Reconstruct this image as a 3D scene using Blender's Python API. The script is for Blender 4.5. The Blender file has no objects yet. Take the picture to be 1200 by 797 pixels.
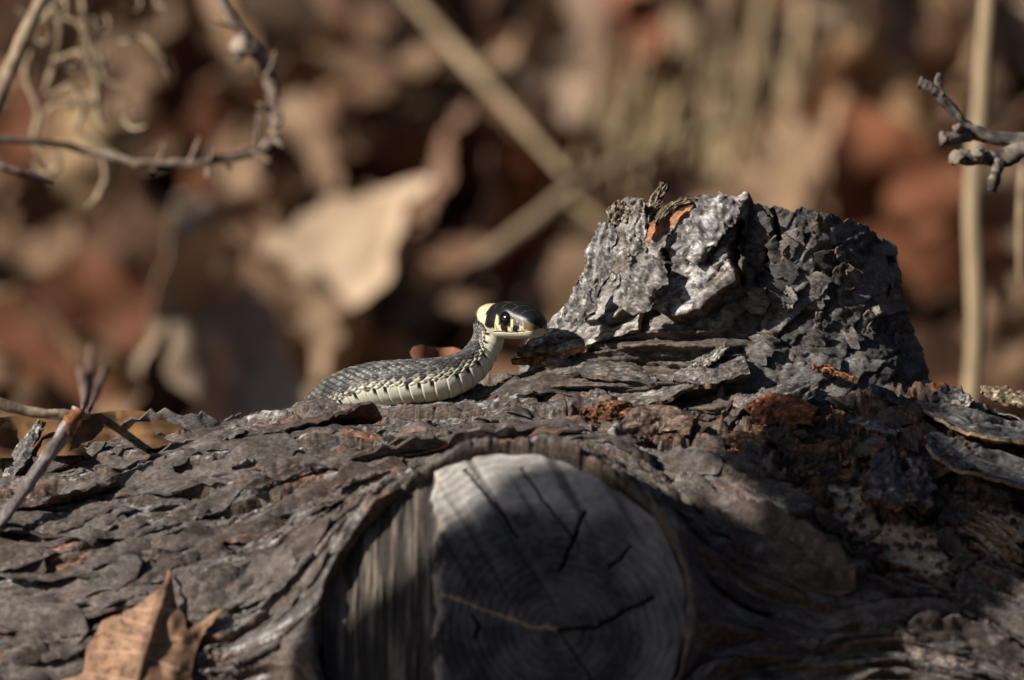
import bpy, math, random
import numpy as np
from mathutils import Vector
from mathutils.geometry import delaunay_2d_cdt

# ---------------------------------------------------------------- frame of the place
# All lengths below are centimetres; CM turns them into metres.
# (X, up, d): X to the right, up along the tilted picture-up, d away from the camera.
CM = 0.01
S = 0.025              # cm per photo pixel at the focus distance
D = 180.0              # camera to focus plane
PITCH = math.radians(14)
CP, SP = math.cos(PITCH), math.sin(PITCH)
GROUND_Z = -23.0

def W(X, up, d):
    X, up, d = np.broadcast_arrays(np.asarray(X, float), np.asarray(up, float), np.asarray(d, float))
    return np.stack([X, up * SP + d * CP, up * CP - d * SP], -1)

def at(px, py, d):
    k = S * (D + d) / D
    return W((px - 600) * k, (398.5 - py) * k, d)

def loc(px, py, d):
    k = S * (D + d) / D
    return np.array([(px - 600) * k, (398.5 - py) * k, d])

scene = bpy.context.scene
col = scene.collection

# ---------------------------------------------------------------- camera
cam_data = bpy.data.cameras.new("camera")
cam = bpy.data.objects.new("camera", cam_data)
col.objects.link(cam)
cam.location = W(0, 0, -D) * CM
cam.rotation_euler = (math.pi / 2 - PITCH, 0, 0)
cam_data.sensor_width = 36
cam_data.lens = 36 * D / (1200 * S)
cam_data.clip_start = 0.05
cam_data.clip_end = 500
cam_data.dof.use_dof = True
cam_data.dof.focus_distance = (D - 1.2) * CM
cam_data.dof.aperture_fstop = 8.5
scene.camera = cam

# ---------------------------------------------------------------- sky, sun, exposure
SUN_DIR = Vector((-0.74, -0.36, 0.57)).normalized()      # towards the sun
world = bpy.data.worlds.new("World")
scene.world = world
world.use_nodes = True
wn = world.node_tree
sky = wn.nodes.new("ShaderNodeTexSky")
sky.sky_type = 'NISHITA'
sky.sun_disc = False
sky.sun_elevation = math.asin(SUN_DIR.z)
sky.sun_rotation = math.atan2(SUN_DIR.x, SUN_DIR.y)
wn.links.new(sky.outputs[0], wn.nodes["Background"].inputs[0])
wn.nodes["Background"].inputs[1].default_value = 0.07
sd = bpy.data.lights.new("sun", 'SUN')
sd.energy = 5.0
sd.angle = math.radians(0.53)
sd.color = (1.0, 0.93, 0.84)
sun = bpy.data.objects.new("sun", sd)
col.objects.link(sun)
sun.rotation_euler = SUN_DIR.to_track_quat('Z', 'Y').to_euler()
scene.view_settings.view_transform = 'Standard'
scene.view_settings.look = 'None'
scene.view_settings.gamma = 1
scene.view_settings.use_curve_mapping = False
scene.view_settings.exposure = 0.15
scene.cycles.use_denoising = True
scene.cycles.max_bounces = 6

# ---------------------------------------------------------------- noise
def _h(ix, iy, seed):
    m = np.uint32
    x = (ix.astype(np.int64) & 0xffffffff).astype(m)
    y = (iy.astype(np.int64) & 0xffffffff).astype(m)
    h = x * m(374761393) + y * m(668265263) + m((seed * 2246822519 + 77) & 0xffffffff)
    h = (h ^ (h >> m(13))) * m(1274126177)
    h = (h ^ (h >> m(15))) * m(2654435761)
    return h ^ (h >> m(16))

def rnd2(ix, iy, seed):
    return _h(ix, iy, seed).astype(np.float64) / 4294967295.0

def pn(x, y, seed=0):
    x = np.asarray(x, float); y = np.asarray(y, float)
    x, y = np.broadcast_arrays(x, y)
    ix = np.floor(x); iy = np.floor(y)
    fx = x - ix; fy = y - iy
    u = fx * fx * fx * (fx * (fx * 6 - 15) + 10)
    v = fy * fy * fy * (fy * (fy * 6 - 15) + 10)
    def g(ox, oy):
        a = rnd2(ix + ox, iy + oy, seed) * 6.2831853
        return np.cos(a) * (fx - ox) + np.sin(a) * (fy - oy)
    a = g(0, 0); b = g(1, 0); c = g(0, 1); e = g(1, 1)
    p = a + u * (b - a); q = c + u * (e - c)
    return (p + v * (q - p)) * 1.5

def fbm(x, y, octaves=4, seed=0, gain=0.5):
    t = 0; amp = 1
    for i in range(octaves):
        t = t + amp * pn(np.asarray(x) * 2 ** i + 13.7 * i, np.asarray(y) * 2 ** i + 7.1 * i, seed + i)
        amp *= gain
    return t

def worley(x, y, seed=0):
    ix = np.floor(x); iy = np.floor(y)
    f1 = np.full(x.shape, 9.0); f2 = np.full(x.shape, 9.0)
    idv = np.zeros(x.shape); dx1 = np.zeros(x.shape); dy1 = np.zeros(x.shape)
    for ox in (-1, 0, 1):
        for oy in (-1, 0, 1):
            jx = rnd2(ix + ox, iy + oy, seed); jy = rnd2(ix + ox, iy + oy, seed + 5)
            dx = x - (ix + ox + 0.1 + 0.8 * jx); dy = y - (iy + oy + 0.1 + 0.8 * jy)
            d = np.sqrt(dx * dx + dy * dy)
            near = d < f1
            f2 = np.where(near, f1, np.minimum(f2, d))
            idv = np.where(near, rnd2(ix + ox, iy + oy, seed + 9), idv)
            dx1 = np.where(near, dx, dx1); dy1 = np.where(near, dy, dy1)
            f1 = np.where(near, d, f1)
    return f1, f2, idv, dx1, dy1

def sst(a, b, x):
    t = np.clip((x - a) / (b - a), 0, 1)
    return t * t * (3 - 2 * t)

def terrace(t, sharp=0.16, tilt=0.35):
    k = np.floor(t); f = t - k
    return k + sst(1 - sharp, 1, f) * (1 - tilt) + tilt * f, k

def mix(a, b, t):
    t = np.asarray(t)[..., None]
    return np.asarray(a) * (1 - t) + np.asarray(b) * t

def poly_sd(px, py, pts):
    """signed distance to a polygon, negative inside"""
    pts = np.asarray(pts, float)
    d2 = np.full(px.shape, 1e18); inside = np.zeros(px.shape, bool)
    n = len(pts)
    for i in range(n):
        a = pts[i]; b = pts[(i + 1) % n]
        e = b - a
        wx = px - a[0]; wy = py - a[1]
        t = np.clip((wx * e[0] + wy * e[1]) / (e @ e), 0, 1)
        d2 = np.minimum(d2, (wx - t * e[0]) ** 2 + (wy - t * e[1]) ** 2)
        c = ((a[1] <= py) & (b[1] > py)) | ((b[1] <= py) & (a[1] > py))
        xi = a[0] + (py - a[1]) / (e[1] if abs(e[1]) > 1e-9 else 1e-9) * e[0]
        inside ^= c & (px < xi)
    d = np.sqrt(d2)
    return np.where(inside, -d, d)

def line_dist(px, py, pts):
    pts = np.asarray(pts, float)
    d2 = np.full(px.shape, 1e18)
    for a, b in zip(pts[:-1], pts[1:]):
        e = b - a
        wx = px - a[0]; wy = py - a[1]
        t = np.clip((wx * e[0] + wy * e[1]) / (e @ e), 0, 1)
        d2 = np.minimum(d2, (wx - t * e[0]) ** 2 + (wy - t * e[1]) ** 2)
    return np.sqrt(d2)

def catmull(pts, n):
    pts = np.asarray(pts, float)
    p = np.vstack([2 * pts[0] - pts[1], pts, 2 * pts[-1] - pts[-2]])
    m = len(pts) - 1
    t = np.linspace(0, m, n); i = np.minimum(t.astype(int), m - 1); f = (t - i)[:, None]
    p0, p1, p2, p3 = p[i], p[i + 1], p[i + 2], p[i + 3]
    return 0.5 * (2 * p1 + (p2 - p0) * f + (2 * p0 - 5 * p1 + 4 * p2 - p3) * f ** 2 + (3 * p1 - p0 - 3 * p2 + p3) * f ** 3)

# ---------------------------------------------------------------- mesh and material helpers
def mesh_from(name, verts, faces, cols=None, smooth=True):
    """verts in cm; faces: (n,4)/(n,3) array or a list of both"""
    me = bpy.data.meshes.new(name)
    v = np.asarray(verts, np.float32) * CM
    blocks = faces if isinstance(faces, list) else [faces]
    blocks = [np.asarray(b, np.int32) for b in blocks if len(b)]
    nl = sum(b.size for b in blocks); nf = sum(len(b) for b in blocks)
    me.vertices.add(len(v)); me.vertices.foreach_set("co", v.ravel())
    me.loops.add(nl); me.loops.foreach_set("vertex_index", np.concatenate([b.ravel() for b in blocks]))
    me.polygons.add(nf)
    tot = np.concatenate([np.full(len(b), b.shape[1], np.int32) for b in blocks])
    st = np.concatenate([[0], np.cumsum(tot)[:-1]]).astype(np.int32)
    me.polygons.foreach_set("loop_start", st)
    me.polygons.foreach_set("loop_total", tot)
    me.polygons.foreach_set("use_smooth", np.full(nf, smooth, bool))
    if cols is not None:
        a = me.color_attributes.new("Col", 'FLOAT_COLOR', 'POINT')
        c = np.ones((len(v), 4), np.float32); c[:, :3] = cols
        a.data.foreach_set("color", c.ravel())
    me.update(calc_edges=True)
    me.validate()
    return me

def put(name, me, mat, parent=None, **props):
    o = bpy.data.objects.new(name, me)
    if mat is not None and not me.materials:
        me.materials.append(mat)
    col.objects.link(o)
    if parent is not None:
        o.parent = parent
    for k, v in props.items():
        o[k] = v
    return o

def empty(name, pos, **props):
    o = bpy.data.objects.new(name, None)
    o.empty_display_size = 0.01
    o.location = np.asarray(pos) * CM
    col.objects.link(o)
    for k, v in props.items():
        o[k] = v
    return o

def under(o, parent):
    """parent with the geometry left where it stands (geometry is in world cm)"""
    o.parent = parent
    o.location = -parent.location if parent.parent is None else (0, 0, 0)
    return o

def grid_faces(n, m, wrap_n=False, wrap_m=False):
    idx = np.arange(n * m).reshape(n, m)
    if wrap_n: idx = np.vstack([idx, idx[:1]])
    if wrap_m: idx = np.hstack([idx, idx[:, :1]])
    return np.stack([idx[:-1, :-1], idx[:-1, 1:], idx[1:, 1:], idx[1:, :-1]], -1).reshape(-1, 4)

def material(name, rough=0.8, noise=((30, 0.25),), bump=((900, 0.3, 0.0004),), tint=False, spec=0.3, transl=0.0, coat=0.0, stretch=None):
    m = bpy.data.materials.new(name); m.use_nodes = True
    nt = m.node_tree; b = nt.nodes["Principled BSDF"]; L = nt.links.new
    at_ = nt.nodes.new("ShaderNodeAttribute"); at_.attribute_name = "Col"
    c = at_.outputs["Color"]
    tc = nt.nodes.new("ShaderNodeTexCoord")
    vec = tc.outputs["Object"]
    if stretch:
        mp = nt.nodes.new("ShaderNodeMapping"); mp.inputs["Scale"].default_value = stretch
        L(vec, mp.inputs["Vector"]); vec = mp.outputs[0]
    for sc, amt in noise:
        n = nt.nodes.new("ShaderNodeTexNoise"); n.inputs["Scale"].default_value = sc
        n.inputs["Detail"].default_value = 5; n.inputs["Roughness"].default_value = 0.65
        L(vec, n.inputs["Vector"])
        r = nt.nodes.new("ShaderNodeMapRange")
        r.inputs[1].default_value = 0.3; r.inputs[2].default_value = 0.7
        r.inputs[3].default_value = 1 - amt; r.inputs[4].default_value = 1 + amt
        L(n.outputs[0], r.inputs[0])
        x = nt.nodes.new("ShaderNodeVectorMath"); x.operation = 'SCALE'
        L(c, x.inputs[0]); L(r.outputs[0], x.inputs["Scale"]); c = x.outputs[0]
    if tint:
        oi = nt.nodes.new("ShaderNodeObjectInfo")
        x = nt.nodes.new("ShaderNodeVectorMath"); x.operation = 'MULTIPLY'
        L(c, x.inputs[0]); L(oi.outputs["Color"], x.inputs[1]); c = x.outputs[0]
    L(c, b.inputs["Base Color"])
    b.inputs["Roughness"].default_value = rough
    b.inputs["Specular IOR Level"].default_value = spec
    b.inputs["Coat Weight"].default_value = coat
    b.inputs["Coat Roughness"].default_value = 0.15
    prev = None
    for sc, st, dist in bump:
        n = nt.nodes.new("ShaderNodeTexNoise"); n.inputs["Scale"].default_value = sc
        n.inputs["Detail"].default_value = 6; n.inputs["Roughness"].default_value = 0.7
        L(vec, n.inputs["Vector"])
        bp = nt.nodes.new("ShaderNodeBump"); bp.inputs["Strength"].default_value = st
        bp.inputs["Distance"].default_value = dist
        L(n.outputs[0], bp.inputs["Height"])
        if prev: L(prev, bp.inputs["Normal"])
        prev = bp.outputs[0]
    if prev: L(prev, b.inputs["Normal"])
    if transl:
        out = nt.nodes["Material Output"]
        t = nt.nodes.new("ShaderNodeBsdfTranslucent"); mx = nt.nodes.new("ShaderNodeMixShader")
        mx.inputs[0].default_value = transl
        L(c, t.inputs["Color"]); L(b.outputs[0], mx.inputs[1]); L(t.outputs[0], mx.inputs[2])
        L(mx.outputs[0], out.inputs["Surface"])
    return m

M_BARK = material("bark", 0.82, ((60, 0.2), (450, 0.45), (1500, 0.55)), ((450, 0.25, 0.0006), (1500, 0.85, 0.0005)), spec=0.24, stretch=(0.5, 1, 1))
M_WOOD = material("weathered_wood", 0.85, ((80, 0.15), (500, 0.2)), ((1500, 0.4, 0.0002),), spec=0.2)
M_SNAKE = material("snake_skin", 0.33, ((600, 0.10), (1800, 0.15)), ((2500, 0.3, 0.00012),), spec=0.32)
M_LEAF = material("dead_leaf", 0.72, ((45, 0.16), (300, 0.14)), ((500, 0.35, 0.0004),), tint=True, spec=0.25, transl=0.2)
M_STRAW = material("dry_straw", 0.7, ((60, 0.15),), ((900, 0.3, 0.0002),), spec=0.3)
M_TWIG = material("twig_bark", 0.85, ((150, 0.25), (600, 0.25)), ((900, 0.6, 0.0004),), spec=0.2)
M_SOIL = material("forest_soil", 0.95, ((20, 0.3), (120, 0.35)), ((200, 0.8, 0.004),), spec=0.1)
M_EYE = bpy.data.materials.new("wet_eye"); M_EYE.use_nodes = True
_b = M_EYE.node_tree.nodes["Principled BSDF"]
_n = M_EYE.node_tree.nodes.new("ShaderNodeTexNoise"); _n.inputs["Scale"].default_value = 900
_r = M_EYE.node_tree.nodes.new("ShaderNodeValToRGB")
_r.color_ramp.elements[0].color = (0.002, 0.002, 0.003, 1); _r.color_ramp.elements[1].color = (0.012, 0.010, 0.010, 1)
M_EYE.node_tree.links.new(_n.outputs[0], _r.inputs[0]); M_EYE.node_tree.links.new(_r.outputs[0], _b.inputs["Base Color"])
_b.inputs["Roughness"].default_value = 0.08

# ---------------------------------------------------------------- the log: smooth form
R0 = 10.5
AX_D = 0.9
TH_S = math.radians(69.5)        # direction of the sawn stub, from picture-up towards the camera
LF = 12.3                        # stub face, distance from the log axis
XS0, RF = -0.25, 5.05
RIDGE_X = (np.array([-900, 0, 100, 200, 280, 375, 450, 520, 600, 660, 1080, 1120, 1160, 1200, 1300, 2000]) - 600) * S
RIDGE_U = (398.5 - np.array([580, 538, 532, 522, 508, 484, 479, 474, 462, 452, 440, 445, 458, 476, 500, 540])) * S

def ax_up(x):
    return np.interp(x, RIDGE_X, RIDGE_U) - R0

def log_r(x, th):
    """smooth radius of the log, stub collar included"""
    r = R0 + 0 * x + 0.25 * pn(x * 0.16, th * 2.0, 3) + 0.14 * pn(x * 0.5, th * 5.0, 4)
    r = r * (1 - 0.10 * sst(0.02, -0.55, th))
    r = r - 0.9 * sst(9.0, 15.0, x) * sst(0.2, 0.9, th)
    al = th - TH_S
    near = np.abs(al) < 1.25
    al = np.clip(al, -1.25, 1.25)
    xs = x - XS0
    wob = 0.22 * pn(xs * 0.5, al * 6, 8) + 0.10 * pn(xs * 1.6, al * 18, 9)
    lo = np.full(np.shape(r), 4.0); hi = np.full(np.shape(r), 20.0)
    ca_, sa_ = np.cos(al), np.sin(al)
    for _ in range(16):
        mid = 0.5 * (lo + hi)
        w = -mid * sa_
        rho = np.hypot(xs, w)
        s = np.where(w > 0, (w / (rho + 1e-6)) ** 2, 0)
        Lc = LF + 0.10 - np.maximum(0, rho - (5.2 + 0.6 * wob)) * (0.85 + 2.6 * s) - 0.25 * sst(5.2, 4.9, rho)
        high = mid * ca_ > Lc
        hi = np.where(high, mid, hi); lo = np.where(high, lo, mid)
    rc = np.where(near, 0.5 * (lo + hi), 0)
    k = 0.8
    h = np.maximum(k - np.abs(r - rc), 0) / k
    out = np.maximum(r, rc) + h * h * k * 0.25
    rho = np.hypot(xs, out * sa_)
    pit = np.where(near, sst(5.16, 4.98, rho + 0.6 * wob), 0)
    return out * (1 - pit) + pit * (LF - 1.2) / ca_

def log_point(x, th, r):
    return W(x, ax_up(x) + r * np.cos(th), AX_D - r * np.sin(th))

def proj(X, up, d):
    k = D / (D + d) / S
    return 600 + X * k, 398.5 - up * k

def grain(x, th):
    """coordinates along and across the grain, which flows round the stub"""
    xs = x - XS0; w = -11.3 * (th - TH_S)
    rho2 = np.maximum(xs * xs + w * w, 22.0)
    A2 = 24.0
    return xs * (1 + A2 / rho2), w * (1 - A2 / rho2) + 0.10 * xs

C_GREY = np.array([0.145, 0.130, 0.124]); C_PALE = np.array([0.46, 0.44, 0.43])
C_BROWN = np.array([0.098, 0.074, 0.061]); C_RED = np.array([0.31, 0.115, 0.052])
C_DARK = np.array([0.060, 0.050, 0.046]); C_TAN = np.array([0.36, 0.25, 0.15])
C_ORANGE = np.array([0.42, 0.18, 0.07])

def bark(u, v, seed=0, su=6.0, sv=1.05, deep=1.0):
    wu = u + 1.5 * pn(u * 0.28, v * 0.7, seed + 1) + 0.3 * pn(u * 1.3, v * 2.3, seed + 2)
    wv = v + 0.42 * pn(u * 0.20, v * 0.7, seed + 3) + 0.15 * pn(u * 0.7, v * 2.0, seed + 4) + 0.06 * pn(u * 2.0, v * 5, seed + 5) + 0.015 * pn(u * 6, v * 12, seed + 6)
    f1, f2, idv, dx, dy = worley(wu / su, wv / sv, seed + 11)
    e = f2 - f1
    crack = sst(0.0, 0.12, e)
    calm = sst(-0.25, 0.3, pn(u * 0.16 + 3, v * 0.35, seed + 12))        # broad quiet panels against broken places
    ph = 0.30 * idv + dx * 0.20 * (np.sin(idv * 91)) + dy * 0.40 * np.cos(idv * 57)
    t = 2.0 * fbm(wu * 0.17, wv * 1.0, 5, seed + 21, 0.56) + 2.0 * idv
    te, k = terrace(t * 1.7, 0.12, 0.30)
    t2 = 1.6 * fbm(u * 0.45 + 4, v * 2.4, 4, seed + 31, 0.6)
    te2, k2 = terrace(t2 * 2.6, 0.16, 0.4)
    f1b, f2b, idb, dxb, dyb = worley(wu / 1.6, wv / 0.34, seed + 41)
    cr2 = sst(0.0, 0.14, f2b - f1b)
    fine = fbm(u * 1.2, v * 9.0, 4, seed + 51, 0.65)
    fis = sst(0.085, 0.0, np.abs(pn(u * 0.30 + 0.4 * pn(u * 1.4, v * 2, seed + 55), v * 2.2 + 0.25 * pn(u * 1.1, v * 3, seed + 58), seed + 56))) * sst(-0.25, 0.15, pn(u * 0.25, v * 0.8, seed + 57))
    h = deep * (0.50 * ph * crack + 0.080 * te - 0.24 * (1 - crack)) + 0.034 * te2 * (1 - 0.5 * calm) \
        + (-0.05 * (1 - cr2) * (idb > 0.45) + 0.06 * (idb - 0.5) * cr2) * (1 - 0.7 * calm) + 0.034 * fine - 0.20 * fis
    # colour of the bark layers themselves
    q = rnd2(np.floor(idv * 5000), k, seed + 61)
    q2 = rnd2(np.floor(idb * 5000), k2, seed + 62)
    c = mix(C_GREY, C_BROWN, sst(0.35, 1.0, q) * 0.9)
    c = mix(c, C_PALE, sst(0.50, 1.0, q2) * 0.8 * (0.15 + 0.85 * sst(-0.2, 0.4, pn(u * .3, v * .5, seed + 63))))
    c = mix(c, C_RED, 0.75 * sst(0.78, 0.88, rnd2(np.floor(idb * 7000), k * 0, seed + 64)) * sst(-0.05, 0.35, pn(u * .3, v * .6, seed + 65)))
    c = mix(c, C_BROWN * 0.55, 0.8 * np.maximum(1 - crack, fis))
    c = c * (1 + 0.40 * fbm(u * 0.9, v * 2.0, 4, seed + 66))[..., None] * (1 + 0.50 * fbm(u * 1.6, v * 11, 3, seed + 67))[..., None]
    c = mix(c, np.array([0.50, 0.475, 0.455]), 0.8 * sst(0.40, 0.62, fbm(u * 2.6, v * 4.5, 4, seed + 68, 0.6)) * sst(-0.3, 0.3, pn(u * .4 + 9, v * .5, seed + 70)))
    c = mix(c, np.array([0.040, 0.033, 0.030]), 0.7 * sst(0.30, 0.6, fbm(u * 1.6 + 31, v * 6.5, 4, seed + 69, 0.6)))
    return h, np.clip(c, 0.012, 0.7)

ROT = [(668, 486), (740, 470), (850, 466), (905, 440), (1080, 425), (1210, 470), (1215, 640), (1150, 640), (1118, 688), (1040, 672),
       (985, 628), (930, 560), (880, 522), (790, 524), (700, 520)]
PALE_WOOD = [[(968, 548), (1008, 552), (1036, 604), (1010, 614), (980, 594)], [(1040, 592), (1100, 612), (1120, 660), (1085, 672), (1040, 640), (1015, 612)],
             [(1118, 570), (1210, 580), (1210, 622), (1130, 604)]]

def log_detail(x, th):
    """relief h (cm) and colour of the bark at a place on the log"""
    u, v = grain(x, th)
    h, c = bark(u, v, 100)
    r = log_r(x, th)
    px, py = proj(x, ax_up(x) + r * np.cos(th), AX_D - r * np.sin(th))
    # right of the stub the bark is older, in long wrinkles that run round the stub
    wr = sst(720, 830, px) * sst(500, 560, py)
    wrk = fbm(u * 0.22, v * 1.7 + 0.5 * pn(u * .5, v * .7, 77), 4, 71, 0.55)
    h = h * (1 - 0.4 * wr) + wr * (0.30 * (1 - np.abs(wrk) * 2.2) + 0.05 * fbm(u * 1.2, v * 4, 3, 72))
    c = mix(c, np.array([0.125, 0.115, 0.115]), 0.6 * wr)
    # where the bark has come away: rotten inner bark and bare wood
    sdp = poly_sd(px, py, ROT) + 14 * fbm(px * 0.018, py * 0.03, 4, 81) + 6 * pn(px * 0.08, py * 0.12, 82)
    m = sst(5, -5, sdp) * (th < 1.6) * (x > 0)
    xw = x + 0.5 * pn(x * 0.9, th * 8, 84); tw_ = th + 0.03 * pn(x * 0.7, th * 9, 85)
    crumb = fbm(xw * 0.55, tw_ * 15, 5, 83, 0.6)
    te, k = terrace(crumb * 3.5, 0.12, 0.3)
    f1, f2, idc, dx, dy = worley(xw * 0.75, tw_ * 17, 86)
    fib = fbm(x * 0.9, th * 75, 4, 87, 0.6)
    hr = -0.72 + 0.17 * te + (0.30 * idc + 0.4 * dy * np.sin(idc * 50) + 0.2 * dx * np.cos(idc * 50)) * sst(0, 0.12, f2 - f1) + 0.05 * fib + 0.03 * fbm(x * 6, th * 70, 3, 94)
    cr = mix(C_BROWN * 0.7, C_RED, sst(0.15, 0.8, rnd2(np.floor(idc * 999), k, 88)))
    cr = mix(cr, C_DARK * 0.7, sst(-0.1, 0.4, pn(x * 0.7, th * 9, 89)))
    cr = mix(cr, C_ORANGE, 0.8 * sst(0.30, 0.55, fbm(x * 1.2, th * 20, 4, 90)))
    cr = mix(cr, C_GREY, 0.7 * sst(0.3, 0.5, fbm(x * 0.9 + 8, th * 18, 4, 95)))
    cr = cr * (1 + 0.5 * fib)[..., None]
    pw = np.full(px.shape, 99.0)
    for p in PALE_WOOD:
        pw = np.minimum(pw, poly_sd(px, py, p))
    pw = sst(4, -5, pw + 9 * fbm(px * 0.03, py * 0.045, 4, 91))
    hr = hr * (1 - pw) + pw * (-0.62 + 0.02 * fbm(u * 2, v * 12, 3, 92))
    crumbs = pw * sst(0.32, 0.5, fbm(px * 0.06, py * 0.09, 4, 93, 0.65))
    cr = mix(cr, np.array([0.56, 0.42, 0.29]), pw * (1 - crumbs))
    hr = hr + 0.12 * crumbs
    h = h * (1 - m) + hr * m
    c = mix(c, cr, m)
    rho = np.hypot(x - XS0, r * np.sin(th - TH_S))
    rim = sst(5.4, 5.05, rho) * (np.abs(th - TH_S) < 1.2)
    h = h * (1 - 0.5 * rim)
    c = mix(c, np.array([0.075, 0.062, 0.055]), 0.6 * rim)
    return h, c

_DS = np.arange(-14, 5, 0.05)
def surf(px, py):
    """where the line of sight through a photo pixel meets the smooth log: (x, theta, d)"""
    k = S * (D + _DS) / D
    X = (px - 600) * k; U_ = (398.5 - py) * k
    a = U_ - ax_up(X); b = AX_D - _DS
    th = np.arctan2(b, a)
    hit = np.hypot(a, b) < log_r(X, th)
    if not hit.any(): return None
    i = int(np.argmax(hit))
    return X[i], th[i], _DS[i]

def sdep(px, py):
    q = surf(px, py)
    return AX_D if q is None else q[2]

# ---------------------------------------------------------------- ground
rng = np.random.default_rng(7)
random.seed(7)

def ground_z(x, y):
    s = np.maximum(0, y - 70)
    rise = 0.25 * s * sst(0, 70, s)
    rise = np.where(s > 190, 0.25 * 190 + (s - 190) * 0.05, rise)
    return GROUND_Z + rise + 1.6 * fbm(x * 0.03, y * 0.03, 3, 501) + 0.5 * fbm(x * 0.15, y * 0.15, 3, 502)

gx = np.sign(np.linspace(-1, 1, 181)) * (np.abs(np.linspace(-1, 1, 181)) ** 3.2 * 4000 + np.abs(np.linspace(-1, 1, 181)) * 60)
gy = np.concatenate([-np.geomspace(4000, 40, 40), np.linspace(-38, 220, 150), np.geomspace(225, 6000, 40)])
GX, GY = np.meshgrid(gx, gy, indexing='ij')
GZ = ground_z(GX, GY)
gc = mix(np.array([0.055, 0.036, 0.024]), np.array([0.10, 0.066, 0.042]), sst(-0.4, 0.5, fbm(GX * 0.07, GY * 0.07, 4, 503)))
put("ground", mesh_from("ground", np.stack([GX, GY, GZ], -1).reshape(-1, 3), grid_faces(len(gx), len(gy))[:, ::-1], gc.reshape(-1, 3)), M_SOIL, kind="structure")

# ---------------------------------------------------------------- the fallen log
LOGTOP = W(0, -24, 0)
log = empty("fallen_log", (0, 0, GROUND_Z), label="grey flaky-barked fallen log with a round sawn stub facing forward", category="log")

xd = np.arange(-17.0, 17.0, 0.042)
xg = np.concatenate([-np.geomspace(52, 17.2, 46), xd, np.geomspace(17.1, 52, 46)])
td = np.arange(-0.45, 1.60, 0.0042)
tg = np.concatenate([td, np.linspace(1.61, 2 * math.pi - 0.455, 70)])
TX, TT = np.meshgrid(xg, tg, indexing='ij')
tt = np.where(TT > math.pi, TT - 2 * math.pi, TT)
lr = log_r(TX, tt)
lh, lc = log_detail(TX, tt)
def edge_layers(hh, cc, s0, s1, seed):
    """broken edges show the thin brown layers the bark is made of"""
    g0 = np.gradient(hh, axis=0) / s0; g1 = np.gradient(hh, axis=1) / s1
    st_ = sst(0.9, 2.2, np.hypot(g0, g1))
    lay_ = 0.5 + 0.5 * np.sin(hh * 75 + 4 * pn(hh * 6, hh * 0, seed))
    edge_c = mix(np.array([0.085, 0.060, 0.046]), np.array([0.19, 0.145, 0.115]), lay_)
    return mix(cc, edge_c, 0.85 * st_)
lc = edge_layers(lr + lh, lc, np.gradient(xg)[:, None], (10.5 * np.gradient(np.unwrap(tg)))[None], 150)
V = log_point(TX, tt, lr + lh)
nx, nt_ = TX.shape
nd = len(td)
def relief(x, th):
    i = np.clip(np.searchsorted(xg, x), 0, len(xg) - 1); j = np.clip(np.searchsorted(td, th), 0, nd - 1)
    return lh[i, j]
faces = grid_faces(nx, nt_, wrap_m=True)
# sawn ends of the log, outside the picture
vv = V.reshape(-1, 3); cc = lc.reshape(-1, 3)
endv, endf, endc = [], [], []
for row in (0, nx - 1):
    ci = len(vv) + len(endv)
    endv.append(V[row].mean(0)); endc.append(np.array([0.3, 0.24, 0.17]))
    ids = row * nt_ + np.arange(nt_)
    nxt = np.roll(ids, -1)
    tri = np.stack([ids, nxt, np.full(nt_, ci)], -1)
    endf.append(tri if row else tri[:, ::-1])
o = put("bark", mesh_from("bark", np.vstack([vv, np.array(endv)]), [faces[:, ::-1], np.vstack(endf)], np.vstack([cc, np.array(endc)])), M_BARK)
under(o, log)

# ---------------------------------------------------------------- the sawn stub face
nE = (math.cos(TH_S), -math.sin(TH_S))            # face normal in (up, d)
e2 = (math.sin(TH_S), math.cos(TH_S))
UPS = float(ax_up(np.array(XS0)))

def face_pt(a, b, h):
    """a right, b up in the face, h out of it"""
    L = LF + h
    return W(XS0 + a, UPS + L * nE[0] + b * e2[0], AX_D + L * nE[1] + b * e2[1])

def face_uv(px, py):
    best = None
    for d in np.arange(-16, -6, 0.02):
        q = loc(px, py, d)
        L = (q[1] - UPS) * nE[0] + (q[2] - AX_D) * nE[1]
        if L < LF:
            return q[0] - XS0, (q[1] - UPS) * e2[0] + (q[2] - AX_D) * e2[1]

rr = np.concatenate([np.linspace(0.0, 1, 170)])
pp = np.linspace(0, 2 * math.pi, 420, endpoint=False)
RR, PP = np.meshgrid(rr, pp, indexing='ij')
rimr = RF * (1 + 0.025 * np.sin(2 * PP + 0.7) + 0.015 * np.sin(5 * PP) + 0.02 * pn(np.cos(PP) * 2.5, np.sin(PP) * 2.5, 44) + 0.012 * pn(np.cos(PP) * 8, np.sin(PP) * 8, 43)) + 0.10 * np.clip(np.sin(PP), 0, 1)
fa = RR * rimr * np.cos(PP); fb = RR * rimr * np.sin(PP)
pith = np.array(face_uv(655, 738))
stepx = face_uv(508, 650)[0]
da = fa - pith[0]; db = fb - pith[1]
pr = np.hypot(da, db * 1.04) * (1 + 0.05 * fbm(fa * 0.35, fb * 0.35, 3, 45))
ring = np.sin(pr * 2 * math.pi / 0.26 + 1.5 * pn(fa * 0.6, fb * 0.6, 43)) * (0.5 + 0.8 * np.abs(pn(fa * 0.9, fb * 0.9, 42)))
h = 0.012 * ring * sst(0.1, 0.6, pr) + 0.06 * fbm(fa * 0.4, fb * 0.4, 3, 46) + 0.012 * fbm(fa * 3, fb * 3, 3, 47)
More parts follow.
